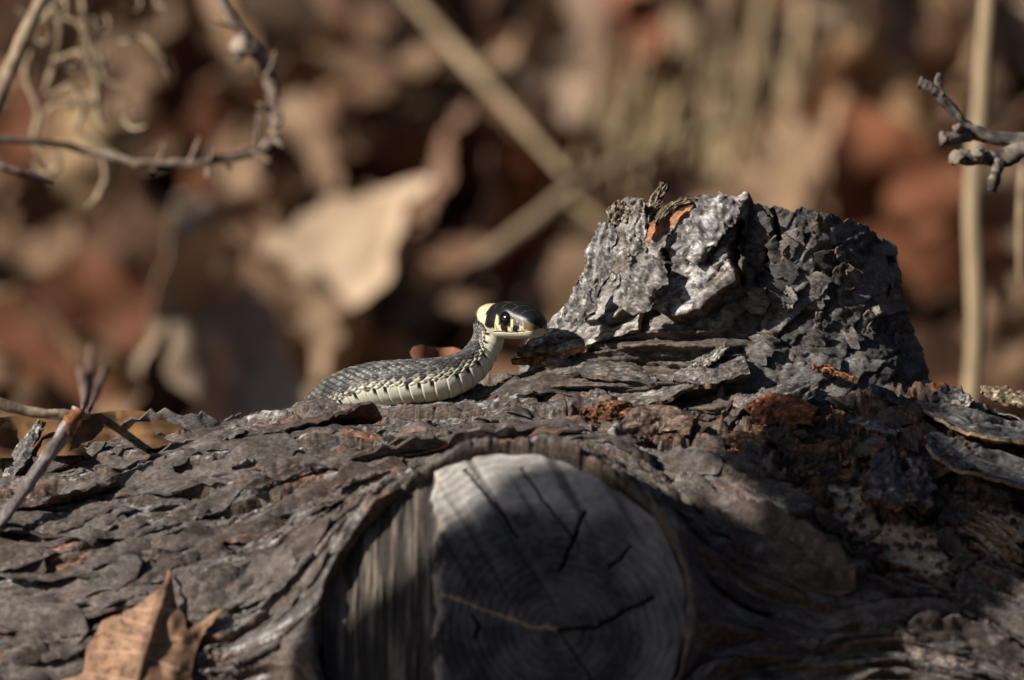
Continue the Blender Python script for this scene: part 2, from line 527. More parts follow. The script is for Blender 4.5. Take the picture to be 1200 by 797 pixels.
# saw scores, running down to the right
sw = fa * 0.80 + fb * 0.45
saw = pn(sw * 3.2, (fa * 0.45 - fb * 0.8) * 0.22, 48)
sawm = sst(0.25, 0.7, saw)
h -= 0.055 * sawm * sst(-1.2, 1.5, fb)
fc = mix(np.array([0.038, 0.037, 0.036]), np.array([0.100, 0.096, 0.092]), sst(-0.7, 0.7, ring * 0.22 + 1.1 * fbm(fa * 0.8, fb * 0.8, 5, 49, 0.6)))
# bleached sapwood near the rim, with sunlight at the top put into its colour
sap_sunlit = sst(0.62, 0.80, RR + 0.10 * fbm(fa * 0.6, fb * 0.6, 4, 50) + 0.10 * np.clip(fb / RF, -1, 1))
fc = mix(fc, np.array([0.56, 0.525, 0.49]) * (1 + 0.35 * fbm(fa * 1.2, fb * 1.2, 4, 51))[..., None], sap_sunlit * (0.12 + 0.8 * sst(0.3, 1.0, fb / RF + 0.25 * fbm(fa * .5, fb * .5, 3, 41))))
fc = mix(fc, np.array([0.07, 0.062, 0.055]), 0.7 * sawm * sst(-1, 1.5, fb))
def check(pts, width, depth, colr=None, wob=0.05):
    global h, fc
    ab = [face_uv(*p) for p in pts]
    dd = line_dist(fa + wob * fbm(fa * 2, fb * 2, 3, 52), fb + wob * fbm(fa * 2 + 9, fb * 2, 3, 53), ab)
    m = sst(width, width * 0.25, dd)
    h = h - depth * m
    if colr is not None:
        fc = mix(fc, np.array(colr), m)
check([(515, 694), (560, 712), (610, 730), (655, 738)], 0.075, 0.05, (0.34, 0.26, 0.18), 0.06)
check([(655, 738), (700, 735), (735, 715), (765, 700)], 0.06, 0.25, (0.05, 0.04, 0.035))
check([(686, 598), (670, 640), (656, 668)], 0.055, 0.3, (0.03, 0.027, 0.025))
check([(545, 550), (590, 600), (606, 628)], 0.05, 0.15, (0.05, 0.045, 0.04))
check([(612, 548), (640, 590), (680, 640)], 0.04, 0.1, (0.07, 0.06, 0.055))
check([(555, 720), (564, 735), (556, 748)], 0.05, 0.25, (0.03, 0.03, 0.03))
check([(740, 640), (715, 665)], 0.05, 0.2, (0.04, 0.04, 0.035))
check([(655, 738), (690, 790), (700, 820)], 0.04, 0.1, (0.06, 0.05, 0.045))
# left of the step the wood split off: lower, rough along the fibre
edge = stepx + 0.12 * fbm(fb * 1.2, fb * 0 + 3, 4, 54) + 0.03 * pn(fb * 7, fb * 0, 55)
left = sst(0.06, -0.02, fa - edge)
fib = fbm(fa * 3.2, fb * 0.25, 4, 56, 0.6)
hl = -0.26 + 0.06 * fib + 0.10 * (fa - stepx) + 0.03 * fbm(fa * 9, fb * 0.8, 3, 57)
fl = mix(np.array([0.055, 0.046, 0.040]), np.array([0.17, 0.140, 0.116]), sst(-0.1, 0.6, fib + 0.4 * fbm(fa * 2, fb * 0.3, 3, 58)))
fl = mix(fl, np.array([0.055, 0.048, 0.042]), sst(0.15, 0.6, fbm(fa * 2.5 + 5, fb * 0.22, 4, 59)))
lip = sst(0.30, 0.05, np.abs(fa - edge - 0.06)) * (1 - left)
fc = mix(fc, np.array([0.50, 0.43, 0.36]), 0.75 * lip * sst(-0.5, 0.3, fbm(fb * 1.2, fa * 3, 3, 60)))  # sunlit edge of the step painted in as a pale line
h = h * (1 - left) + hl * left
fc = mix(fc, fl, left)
h -= 0.5 * sst(0.975, 1.0, RR)
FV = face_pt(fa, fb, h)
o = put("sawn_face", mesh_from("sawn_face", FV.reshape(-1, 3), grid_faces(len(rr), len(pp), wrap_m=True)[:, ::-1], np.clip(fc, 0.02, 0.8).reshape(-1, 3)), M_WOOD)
under(o, log)
o["label"] = "grey sawn wood face with growth rings, cracks and a step"
face_obj = o

# ---------------------------------------------------------------- the upright stump of a branch
ST_T = [(222, 748, 1026), (245, 738, 1034), (300, 716, 1048), (340, 692, 1057), (370, 666, 1066), (400, 630, 1077), (440, 606, 1092), (480, 596, 1112), (600, 590, 1130)]
st_up = np.array([(398.5 - t[0]) * S for t in ST_T])[::-1]
st_l = np.array([(t[1] - 600) * S for t in ST_T])[::-1]
st_r = np.array([(t[2] - 600) * S for t in ST_T])[::-1]
TOPX = (np.array([640, 690, 712, 722, 740, 756, 775, 790, 815, 838, 874, 882, 905, 950, 1000, 1020, 1040, 1100]) - 600) * S
TOPU = (398.5 - np.array([300, 262, 246, 238, 232, 238, 252, 250, 240, 227, 228, 240, 241, 245, 258, 264, 282, 330])) * S
ST_D = 2.6
SHELL = [(560, 420), (610, 398), (640, 372), (650, 330), (660, 200), (878, 200), (880, 232), (872, 262), (866, 285), (872, 318), (866, 332), (845, 345), (818, 366),
         (792, 378), (774, 362), (769, 330), (762, 352), (735, 372), (690, 388), (650, 400), (610, 412)]
CRACKS = [([(717, 238), (716, 268), (722, 285), (712, 305), (704, 332), (697, 350), (675, 375), (662, 385)], 7),
          ([(772, 250), (762, 266), (752, 282), (756, 292)], 7), ([(786, 296), (792, 310), (784, 328), (768, 342), (766, 366)], 6),
          ([(868, 262), (862, 290), (870, 330)], 5), ([(905, 245), (915, 280), (905, 310), (925, 330)], 4)]

def stump_smooth(ph, up):
    xl = np.interp(up, st_up, st_l); xr = np.interp(up, st_up, st_r)
    cx = 0.5 * (xl + xr); a = 0.5 * (xr - xl)
    b = 3.7 + 0.9 * sst(0.5, -3.0, up) + 0 * ph
    ca, sa = np.cos(ph), np.sin(ph)
    ex = 0.9
    return cx + a * np.sign(ca) * np.abs(ca) ** ex, ST_D + 0.10 * up - b * np.sign(sa) * np.abs(sa) ** ex, a, b

def stump_detail(ph, up, X, d):
    px, py = proj(X, up, d)
    front = sst(-0.1, 0.15, np.sin(ph))
    u = up * 1.0 + 0.35 * X; v = ph * 4.2
    h, c = bark(u, v, 300, 1.9, 1.05, 0.8)
    wob = 8 * fbm(px * 0.02, py * 0.02, 4, 311) + 3 * pn(px * 0.1, py * 0.1, 312)
    sh = sst(3, -3, poly_sd(px, py, SHELL) + wob) * front + (1 - front) * 0.5
    # flaky scale-like bark right of the thick sheet
    ga = (px * 0.74 - py * 0.67); gb = (px * 0.67 + py * 0.74)           # along and across the sheet's slope
    wga = ga + 22 * pn(px * 0.02, py * 0.02, 313); wgb = gb + 12 * pn(px * 0.025 + 7, py * 0.025, 314) + 2 * pn(px * .08, py * .08, 329)
    fl, f2, idf, dx, dy = worley(wga * 0.012, wgb * 0.030, 315)
    fl2, f22, idf2, dx2, dy2 = worley(wga * 0.055, wgb * 0.085, 316)
    hs = 0.16 * idf + 0.22 * dy * np.sin(idf * 40) + 0.20 * dx * np.cos(idf * 77) - 0.10 * sst(0.09, 0.0, f2 - fl) \
        + 0.05 * idf2 + 0.07 * dx2 * np.sin(idf2 * 60) - 0.03 * sst(0.1, 0, f22 - fl2) + 0.05 * terrace(fbm(px * .012, py * .02, 4, 316) * 4)[0] + 0.02 * fbm(px * .15, py * .15, 3, 312)
    cs = mix(np.array([0.105, 0.098, 0.096]), np.array([0.29, 0.268, 0.25]), np.clip(sst(0.2, 1, idf) * 0.6 + 0.5 * (idf2 - 0.4), 0, 1))
    cs = mix(cs, np.array([0.42, 0.34, 0.25]), 0.8 * sst(0.2, 0.45, fbm(px * 0.02, py * 0.012, 3, 317)) * sst(330, 250, py) * sst(1000, 940, px))
    cs = cs * (1 + 0.5 * fbm(px * 0.07, py * 0.07, 4, 334))[..., None]
    h2 = hs * 0.8 - 0.15
    # thick grey sheet: broad plates along the slope
    te, k = terrace(fbm(wga * 0.0035, wgb * 0.016, 3, 319, 0.5) * 4.8 + 1.5 * idf, 0.08, 0.3)
    te3, k3 = terrace(fbm(ga * 0.012, gb * 0.05, 2, 327, 0.5) * 3.5, 0.12, 0.3)
    lump = np.maximum(0, fbm(px * 0.09, py * 0.09, 3, 320)) * 0.06
    h1 = 0.55 + 0.10 * te + 0.022 * te3 + 0.15 * lump + 0.010 * fbm(px * 0.2, py * 0.2, 3, 321) - 0.12 * sst(0.06, 0.0, f2 - fl)
    c1 = mix(np.array([0.20, 0.172, 0.150]), np.array([0.52, 0.50, 0.485]), np.clip(sst(-0.35, 0.45, fbm(px * 0.03, py * 0.03, 4, 322)) * 0.7 + 0.5 * (rnd2(k, k3, 335) - 0.4), 0, 1))
    c1 = c1 * (1 + 0.5 * fbm(ga * 0.05, gb * 0.22, 4, 336))[..., None]
    c1 = mix(c1, np.array([0.05, 0.042, 0.038]), 0.85 * sst(0.22, 0.45, fbm(px * 0.09, py * 0.10, 4, 328, 0.65)))
    c1 = mix(c1, C_BROWN, 0.6 * sst(0.15, 0.5, fbm(px * 0.05, py * 0.06, 3, 323)))
    h = h2 * (1 - sh) + h1 * sh
    c = mix(cs, c1, sh * front + (1 - front) * 0.3)
    for pts, wd in CRACKS:
        m = sst(wd * 1.0, wd * 0.35, line_dist(px + 4 * fbm(px * .05, py * .05, 3, 324), py, pts)) * front
        h = h - 0.75 * m
        c = mix(c, C_BROWN * 0.8, m * 0.7)
    og = sst(3, -3, poly_sd(px, py, [(756, 278), (775, 258), (800, 243), (815, 240), (812, 254), (790, 268), (765, 284)])) * front
    h = h * (1 - og) + og * (0.25 + 0.03 * fbm((px + py) * 0.12, (px - py) * 0.02, 3, 325))
    c = mix(c, np.array([0.42, 0.20, 0.10]), og)
    # broad root of the stump, long fibrous layers
    ly = sst(372, 400, py) * sst(900, 820, px)
    lay = fbm(px * 0.006, py * 0.055 + 0.012 * px * 0.1, 4, 326, 0.55)
    tl, kl = terrace(lay * 4, 0.2, 0.3)
    h = h * (1 - ly * (1 - sh)) + ly * (1 - sh) * (0.16 * tl + 0.1)
    return h, np.clip(c, 0.012, 0.7)

def sdep_all(px, py):
    d1 = sdep(px, py)
    k = S * (D + _DS) / D
    X = (px - 600) * k; U_ = (398.5 - py) * k
    xl = np.interp(U_, st_up, st_l); xr = np.interp(U_, st_up, st_r)
    b_ = 3.7 + 0.9 * sst(0.5, -3.0, U_) + 0.25
    hit = (((X - (xl + xr) / 2) / ((xr - xl) / 2)) ** 2 + ((_DS - ST_D - 0.1 * U_) / b_) ** 2 < 1) & (U_ < np.interp(X, TOPX, TOPU))
    return min(d1, _DS[int(np.argmax(hit))]) if hit.any() else d1

ph_ = np.concatenate([np.arange(-0.25, math.pi + 0.25, 0.0105), np.linspace(math.pi + 0.27, 2 * math.pi - 0.27, 70)])
tv = np.linspace(0, 1, 190)
PH, TV = np.meshgrid(ph_, tv, indexing='ij')
UB = -4.5
# height of the broken top at each side of the stump
xt, dt, _, _ = stump_smooth(PH[:, :1], np.full((len(ph_), 1), 3.5))
topu = np.interp(xt, TOPX, TOPU) - 0.10 * np.maximum(0, dt - ST_D) - 0.10 * fbm(xt * 2.2, dt * 2.2, 4, 330, 0.65) - 0.12 * sst(0.1, 0.5, pn(xt * 1.4, dt * 1.4, 333))
UPm = UB + (topu - UB) * TV
SX, SD, SA, SB = stump_smooth(PH, UPm)
sh_, sc_ = stump_detail(PH, UPm, SX, SD)
sh_ = sh_ * (1 - 0.5 * sst(0.97, 1.0, TV))
sc_ = edge_layers(sh_, sc_, 4.3 * np.gradient(ph_)[:, None], 0.042, 151)
nxn = np.cos(PH); ndn = -np.sin(PH)
SV = W(SX + nxn * sh_, UPm, SD + ndn * sh_)
n1, n2 = PH.shape
fs = grid_faces(n1, n2, wrap_n=True)
# broken wood inside the rim
rings = 14
capv, capc = [], []
top = np.stack([SX[:, -1] + nxn[:, -1] * sh_[:, -1], UPm[:, -1], SD[:, -1] + ndn[:, -1] * sh_[:, -1]], -1)
cen = top.mean(0) + np.array([0, -0.8, 0.3])
for i in range(1, rings + 1):
    k = i / rings
    p = top * (1 - k) + cen * k
    p[:, 1] += -0.35 * math.sin(min(1, k * 3) * math.pi / 2) * (1 - k) + 0.10 * fbm(p[:, 0] * 3, p[:, 2] * 3, 3, 331)
    capv.append(W(p[:, 0], p[:, 1], p[:, 2]))
    capc.append(mix(np.array([0.10, 0.085, 0.075]), np.array([0.24, 0.18, 0.12]), sst(-.4, .4, fbm(p[:, 0] * 2, p[:, 2] * 2, 3, 332))))
capv = np.array(capv).transpose(1, 0, 2); capc = np.array(capc).transpose(1, 0, 2)
allv = np.concatenate([SV, capv], 1); allc = np.concatenate([sc_, capc], 1)
stump = put("branch_stump", mesh_from("branch_stump", allv.reshape(-1, 3), grid_faces(n1, n2 + rings, wrap_n=True), allc.reshape(-1, 3)), M_BARK)
under(stump, log)
stump["label"] = "upright broken branch stump with thick grey bark sheet"

# ---------------------------------------------------------------- loose pieces: sheets with an outline, thickness and curl
def fill_outline(outline, spacing):
    o = np.asarray(outline, float)
    pts = [Vector(p) for p in o]
    lo, hi = o.min(0), o.max(0)
    gx_, gy_ = np.meshgrid(np.arange(lo[0], hi[0], spacing), np.arange(lo[1], hi[1], spacing * 0.87), indexing='ij')
    gx_ = gx_ + (np.arange(gx_.shape[1])[None] % 2) * spacing * 0.5
    g = np.stack([gx_.ravel(), gy_.ravel()], -1)
    g = g[poly_sd(g[:, 0], g[:, 1], o) < -0.45 * spacing]
    pts += [Vector(p) for p in g]
    n = len(o)
    ve, ed, fa_, *_ = delaunay_2d_cdt(pts, [(i, (i + 1) % n) for i in range(n)], [], 1, 1e-6)
    v2 = np.array([(p.x, p.y) for p in ve])
    f = np.array([t for t in fa_ if len(t) == 3], int)
    return v2, f

def thick_mesh(name, P3, tri, thickness, cols, smooth=True, cols_under=None):
    """a closed sheet: P3 top vertices in world cm"""
    a = P3[tri[:, 1]] - P3[tri[:, 0]]; b = P3[tri[:, 2]] - P3[tri[:, 0]]
    fn = np.cross(a, b)
    vn = np.zeros_like(P3)
    for i in range(3):
        np.add.at(vn, tri[:, i], fn)
    vn /= np.linalg.norm(vn, axis=1, keepdims=True) + 1e-12
    n = len(P3)
    th = np.asarray(thickness).reshape(-1, 1) if np.ndim(thickness) else thickness
    Q = P3 - vn * th
    e = {}
    for t in tri:
        for i in range(3):
            k = (t[i], t[(i + 1) % 3])
            e[k] = 1
    rim = [k for k in e if (k[1], k[0]) not in e]
    ra = np.array(rim, int)
    cu = cols if cols_under is None else cols_under
    m_ = len(ra)
    rv = np.vstack([P3[ra[:, 1]], P3[ra[:, 0]], Q[ra[:, 0]], Q[ra[:, 1]]])
    ct_ = 0.5 * (np.asarray(cols) + np.asarray(cu))
    rcol = np.vstack([ct_[ra[:, 1]], ct_[ra[:, 0]], np.asarray(cu)[ra[:, 0]], np.asarray(cu)[ra[:, 1]]])
    i_ = np.arange(m_) + 2 * n
    side = np.stack([i_, i_ + m_, i_ + 2 * m_, i_ + 3 * m_], -1)
    return mesh_from(name, np.vstack([P3, Q, rv]), [tri, tri[:, ::-1] + n, side], np.vstack([cols, cu, rcol]), smooth)

def jag_outline(a, b, n, seed, rough=0.30, sq=2.2):
    """a broken flake: pointed along the grain, splintered at the ends"""
    t = np.linspace(-1, 1, n)
    r = np.random.default_rng(seed)
    pw = r.uniform(0.35, 0.9)
    w = (1 - np.abs(t) ** r.uniform(2.0, 5.0)) ** pw
    sk = r.uniform(-0.4, 0.4)
    up_ = b * w * (1 + rough * fbm(t * 3 + seed, t * 0, 4, seed, 0.7)) + sk * b * t
    dn_ = -b * w * (1 + rough * fbm(t * 3 + seed + 30, t * 0, 4, seed + 1, 0.7)) + sk * b * t
    tx = a * (t + 0.05 * pn(t * 9, t * 0 + seed, seed + 2))
    o_ = np.vstack([np.stack([tx, dn_], -1), np.stack([tx, up_], -1)[::-1][1:-1]])
    return o_

def bark_plate(x0, th0, a, b, rot, thick, lift, lift_dir, cup, seed, tone=None, parent=None, off=0.02, spacing=None):
    """a flake of bark lying on the log at (x0, th0); rot turns it against the grain"""
    out = jag_outline(a, b, 24 if a > 0.7 else 14, seed)
    sp = spacing or max(0.09, 0.13 * (a * b) ** 0.5)
    v2, tri = fill_outline(out, sp)
    cr_, sr_ = math.cos(rot), math.sin(rot)
    lx = v2[:, 0] * cr_ - v2[:, 1] * sr_; lv = v2[:, 0] * sr_ + v2[:, 1] * cr_
    x = x0 + lx; th = th0 - lv / R0
    r = log_r(x, th)
    hb = relief(x, th)
    fit = np.polyfit(v2[:, 0], hb, 1)
    base = np.polyval(fit, v2[:, 0]) + 0.25 * (hb - hb.mean())
    k = (v2[:, 0] / a * math.cos(lift_dir) + v2[:, 1] / b * math.sin(lift_dir))
    up = lift * np.clip(k + 0.3, 0, 2) ** 1.6 + cup * ((v2[:, 1] / b) ** 2 - 0.3) + off + thick
    te, kk = terrace(fbm(v2[:, 0] * 0.7 + seed, v2[:, 1] * 2.0, 3, seed + 3) * 3.5, 0.2, 0.3)
    ed = poly_sd(v2[:, 0], v2[:, 1], out)
    up = up + 0.05 * te + 0.03 * fbm(v2[:, 0] * 4, v2[:, 1] * 9, 2, seed + 4) - 0.5 * thick * sst(-0.09, 0, ed)
    P3 = log_point(x, th, r + base + up)
    _, c = bark(v2[:, 0] + seed * 3.1, v2[:, 1] + seed, 100)
    tq = rng.random()
    ct = mix(c, C_PALE * 0.85, np.full(len(c), 0.35 * (tq > 0.6))) if tone is None else mix(c, np.array(tone), np.full(len(c), 0.75))
    cu = mix(ct, C_BROWN, np.full(len(c), 0.7))
    me = thick_mesh("bark_plate", P3, tri[:, ::-1], thick, np.clip(ct, 0.01, 0.7), True, cu)
    o = put("bark_plate", me, M_BARK)
    under(o, log)
    return o

def surf_plate(px, py, a, b, rot, thick, lift, lift_dir, cup, seed, tone=None, off=0.02):
    s = surf(px, py)
    if s is None: return
    return bark_plate(s[0], s[1], a, b, rot, thick, lift, lift_dir, cup, seed, tone, off=off)

# flakes over the left of the log and along its crown
n_plates = 0
tries = 0
while n_plates < 170 and tries < 4000:
    tries += 1
    x0 = rng.uniform(-15.6, 15.6); th0 = rng.uniform(-0.12, 1.25)
    r = float(log_r(np.array(x0), np.array(th0)))
    q = (x0, float(ax_up(x0)) + r * math.cos(th0), AX_D - r * math.sin(th0))
    px, py = proj(*q)
    w = -12 * math.sin(th0 - TH_S); rho = math.hypot(x0 - XS0, w)
    if rho < 5.75 or py > 815: continue
    if px > 640 and py < 430: continue
    if 270 < px < 640 and py < 510: continue
    if px > 800 and py > 540 and rng.random() < 0.55: continue
    if float(poly_sd(np.array([px]), np.array([py]), ROT)[0]) < 8: continue
    g0 = grain(np.array([x0, x0 + 0.02]), np.array([th0, th0])); g1 = grain(np.array([x0]), np.array([th0 - 0.02 / R0]))
    # direction of constant v
    dvx = (g0[1][1] - g0[1][0]); dvw = float(g1[1][0] - g0[1][0])
    rot = -math.atan2(dvx, dvw) if abs(dvw) > 1e-9 else math.pi / 2
    a = rng.uniform(0.6, 2.2) ** 1.3 if rho > 7.2 else rng.uniform(0.5, 1.1); b = a * rng.uniform(0.10, 0.26)
    bark_plate(x0, th0, a, max(b, 0.13), rot + rng.normal(0, 0.15), rng.uniform(0.04, 0.10), rng.choice([0.02, 0.05, 0.10, 0.18]) * a, rng.uniform(0, 6.28), rng.normal(0, 0.05), 1000 + n_plates)
    n_plates += 1
# pieces left standing in the rotten part
for i in range(70):
    for _ in range(50):
        px = rng.uniform(680, 1195); py = rng.uniform(440, 690)
        if float(poly_sd(np.array([px]), np.array([py]), ROT)[0]) < -3: break
    tone = [C_RED * 0.8, C_BROWN * 0.8, C_DARK * 1.4, C_GREY * 0.8, C_ORANGE * 0.7][rng.choice(5, p=[0.22, 0.28, 0.24, 0.18, 0.08])]
    a = rng.uniform(0.2, 0.8)
    if float(poly_sd(np.array([px]), np.array([py]), PALE_WOOD[0])[0]) < 6 or float(poly_sd(np.array([px]), np.array([py]), PALE_WOOD[1])[0]) < 6:
        continue
    surf_plate(px, py, a, a * rng.uniform(0.2, 0.5), rng.normal(-0.1, 0.5), rng.uniform(0.05, 0.12), rng.uniform(0, 0.5) * a, rng.uniform(0, 6.28), rng.normal(0, 0.1), 2000 + i, tone, off=rng.uniform(0.0, 0.25))

def strip(name, pts, width, normal, thick, arch, seed, top, under_c, parent=None, taper=(0.2, 1, 1, 0.4), rough=0.12, n=56, m=17, mat=None, lift=(0.25, 0.25), relief_=0.15):
    """a long curled piece: pts in (px, py, d); normal in (X, up, d)"""
    if parent is log:
        pts = [(p[0], p[1], sdep_all(p[0], p[1]) - off) for p, off in zip(pts, np.interp(np.linspace(0, 1, len(pts)), np.linspace(0, 1, len(lift)), lift))]
    c = catmull([loc(*p) for p in pts], n)
    t = np.gradient(c, axis=0); t /= np.linalg.norm(t, axis=1, keepdims=True)
    nn = np.array(normal, float); nn = nn - t * (t @ nn)[:, None]; nn /= np.linalg.norm(nn, axis=1, keepdims=True)
    bb = np.cross(t, nn)
    s = np.linspace(0, 1, n)
    wd = width * np.interp(s, np.linspace(0, 1, len(taper)), taper)
    k = np.linspace(-1, 1, m)
    SS, KK = np.meshgrid(s, k, indexing='ij')
    jag = 1 + 1.3 * rough * fbm(SS * 3.5 + seed, KK * 0.8, 4, seed, 0.6)
    lat = (wd[:, None] * KK) * jag
    hh = arch * wd[:, None] * (1 - KK ** 2) + 0.04 * min(1.0, relief_ / 0.15) * fbm(SS * 6, KK * 3 + seed, 2, seed + 1) + 0.02 * terrace(fbm(SS * 4, KK * 2 + seed, 3, seed + 5) * 4)[0]
    cv = mix(np.array(top), np.array(top) * 0.55, sst(-0.3, 0.5, fbm(SS * 6, KK * 4 + seed, 3, seed + 2)))
    if m >= 9:
        Ls = np.linalg.norm(np.diff(c, axis=0), axis=1).sum()
        bh, bc = bark(SS * Ls * 1.6 + seed * 2.3, lat * 1.6 + seed * 1.7, 100)
        hh = hh + relief_ * np.clip(bh - bh.mean(), -0.3, 0.3)
        lum = bc.mean(-1, keepdims=True) / bc.mean()
        cv = np.clip(cv * (0.25 + 0.85 * lum), 0.02, 0.7)
        cv = mix(cv, np.array([0.035, 0.030, 0.028]), 0.7 * sst(0.30, 0.55, fbm(SS * Ls * 3 + seed, lat * 3, 4, seed + 7, 0.65)))
    P = c[:, None] + lat[..., None] * bb[:, None] + hh[..., None] * nn[:, None]
    cu = mix(np.array(under_c), np.array(under_c) * 0.6, sst(-0.3, 0.5, fbm(SS * 9, KK * 2 + seed, 3, seed + 3)))
    q = grid_faces(n, m)
    tri = np.vstack([q[:, [0, 1, 2]], q[:, [0, 2, 3]]])[:, ::-1]
    Pw = W(P[..., 0], P[..., 1], P[..., 2]).reshape(-1, 3)
    me = thick_mesh(name, Pw, tri, thick, cv.reshape(-1, 3), True, cu.reshape(-1, 3))
    o = put(name, me, mat or M_BARK)
    if parent is not None: under(o, parent)
    return o

GREYB = (0.17, 0.16, 0.155); PALEB = (0.32, 0.29, 0.26); BROWNB = (0.16, 0.10, 0.07); TANB = (0.40, 0.27, 0.15)
# curled sheets at the right edge
strip("bark_plate", [(1088, 508, -2.2), (1112, 525, -2.6), (1150, 540, -3.0), (1215, 556, -3.0)], 0.75, (0.05, 0.75, -0.55), 0.10, -0.25, 41, GREYB, TANB, log, (0.15, 0.7, 1, 1))
strip("bark_plate", [(1072, 470, -0.6), (1110, 482, -0.8), (1150, 496, -1.0), (1215, 508, -0.8)], 0.62, (0.1, 0.75, -0.5), 0.10, -0.3, 42, GREYB, TANB, log, (0.2, 0.8, 1, 1))
strip("bark_plate", [(1100, 462, -0.4), (1118, 468, -0.5), (1135, 476, -0.5)], 0.4, (0.1, 0.5, -0.8), 0.12, 0.1, 43, PALEB, BROWNB, log, (0.6, 1, 0.7))
strip("bark_plate", [(1150, 455, 0.8), (1180, 463, 0.6), (1215, 470, 0.6)], 0.35, (0.0, 0.8, -0.6), 0.08, 0.1, 44, (0.42, 0.31, 0.2), TANB, log, (0.4, 1, 0.9))
# shard and chips below the stump
strip("wood_shard", [(953, 431, -2.0), (978, 436, -2.1), (1006, 446, -2.1)], 0.17, (0.1, 0.7, -0.7), 0.08, 0.3, 45, (0.30, 0.13, 0.06), BROWNB, log, (0.6, 1, 0.9, 0.15))
strip("bark_plate", [(810, 427, -2.6), (832, 419, -2.8), (853, 403, -2.9)], 0.22, (-0.3, 0.6, -0.7), 0.07, 0.2, 46, PALEB, GREYB, log, (0.4, 1, 0.9, 0.4))
strip("bark_plate", [(790, 440, -2.9), (830, 437, -3.1), (876, 428, -3.1)], 0.48, (-0.1, 0.75, -0.6), 0.16, 0.15, 47, (0.22, 0.19, 0.175), BROWNB, log, (0.5, 1, 1, 0.8))
strip("bark_plate", [(632, 452, -1.8), (680, 462, -2.6), (730, 462, -2.9), (775, 455, -2.9), (812, 444, -2.7)], 0.62, (0, 0.85, -0.5), 0.14, -0.12, 48, (0.20, 0.175, 0.155), (0.34, 0.26, 0.16), log, (0.2, 0.8, 1, 1, 0.4))
strip("bark_plate", [(640, 438, -1.6), (690, 430, -2.2), (735, 436, -2.5), (770, 446, -2.6)], 0.5, (0, 0.85, -0.5), 0.12, 0.1, 49, (0.17, 0.15, 0.135), BROWNB, log, (0.3, 1, 1, 0.3))
strip("bark_plate", [(618, 404, 0), (655, 384, 0), (690, 352, 0), (716, 318, 0)], 0.50, (-0.35, 0.55, -0.75), 0.12, 0.15, 62, (0.40, 0.375, 0.355), BROWNB, log, (0.2, 0.9, 1, 0.5), lift=(0.2, 0.5), relief_=0.05)
strip("bark_plate", [(672, 392, 0), (715, 370, 0), (748, 338, 0), (768, 306, 0)], 0.52, (-0.3, 0.55, -0.75), 0.12, 0.15, 63, (0.36, 0.34, 0.32), BROWNB, log, (0.2, 0.9, 1, 0.5), lift=(0.25, 0.45), relief_=0.05)
# lip of the grey sheet running left from the stump
strip("bark_plate", [(606, 411, -1.6), (650, 402, -1.9), (700, 390, -2.1), (750, 374, -2.1)], 0.55, (-0.25, 0.72, -0.65), 0.16, 0.22, 50, (0.30, 0.275, 0.25), TANB, log, (0.12, 0.7, 1, 0.8))
strip("bark_plate", [(600, 424, -1.4), (640, 417, -1.7), (690, 406, -1.9)], 0.35, (-0.2, 0.8, -0.5), 0.10, 0.15, 51, (0.34, 0.15, 0.07), TANB, log, (0.15, 1, 0.5))
strip("bark_plate", [(860, 470, -3.2), (905, 470, -3.4), (952, 452, -3.2)], 0.5, (0.0, 0.7, -0.7), 0.18, 0.2, 52, (0.21, 0.18, 0.165), BROWNB, log, (0.5, 1, 1, 0.6))
strip("bark_plate", [(878, 484, -3.7), (915, 480, -3.9), (955, 486, -3.8)], 0.55, (0.1, 0.55, -0.8), 0.16, 0.2, 53, (0.22, 0.085, 0.04), C_RED, log, (0.5, 1, 1, 0.6))
strip("bark_plate", [(720, 505, -4.4), (770, 490, -4.2), (812, 496, -4.4)], 0.5, (0.1, 0.6, -0.8), 0.2, 0.2, 54, (0.19, 0.13, 0.10), BROWNB, log, (0.4, 1, 1, 0.5))
strip("bark_plate", [(680, 488, -3.4), (705, 482, -3.5), (740, 478, -3.4)], 0.35, (-0.1, 0.6, -0.8), 0.12, 0.2, 55, (0.24, 0.11, 0.055), BROWNB, log, (0.5, 1, 0.7))
strip("wood_shard", [(706, 526, -5.2), (713, 512, -5.0), (720, 500, -4.8)], 0.2, (0.2, 0.1, -1), 0.1, 0.2, 56, (0.14, 0.13, 0.125), BROWNB, log, (1, 1, 0.5))
strip("bark_plate", [(830, 522, -5.2), (865, 515, -5.1), (895, 522, -5.2)], 0.3, (0, 0.6, -0.8), 0.1, 0.2, 57, (0.30, 0.17, 0.09), BROWNB, log, (0.3, 1, 0.5))
strip("wood_shard", [(992, 490, -3.4), (1020, 496, -3.5), (1052, 508, -3.6)], 0.2, (0, 0.6, -0.8), 0.08, 0.2, 58, (0.17, 0.165, 0.17), BROWNB, log, (0.5, 1, 0.6))
strip("bark_plate", [(1035, 590, -6.0), (1040, 560, -5.8), (1045, 528, -5.3)], 0.62, (0.1, 0.3, -1), 0.22, 0.15, 59, (0.15, 0.13, 0.125), (0.30, 0.16, 0.09), log, (1, 1, 0.7, 0.5), rough=0.35)
strip("bark_plate", [(1074, 592, -6.0), (1078, 565, -5.8), (1076, 540, -5.4)], 0.38, (0.2, 0.2, -1), 0.2, 0.2, 60, (0.17, 0.135, 0.12), BROWNB, log, (1, 1, 0.8), rough=0.3)
strip("bark_plate", [(1052, 738, -8.6), (1090, 760, -9.2), (1142, 778, -9.4)], 0.5, (0.1, 0.5, -0.85), 0.14, 0.15, 61, (0.34, 0.27, 0.23), BROWNB, log, (0.3, 1, 1, 0.5))
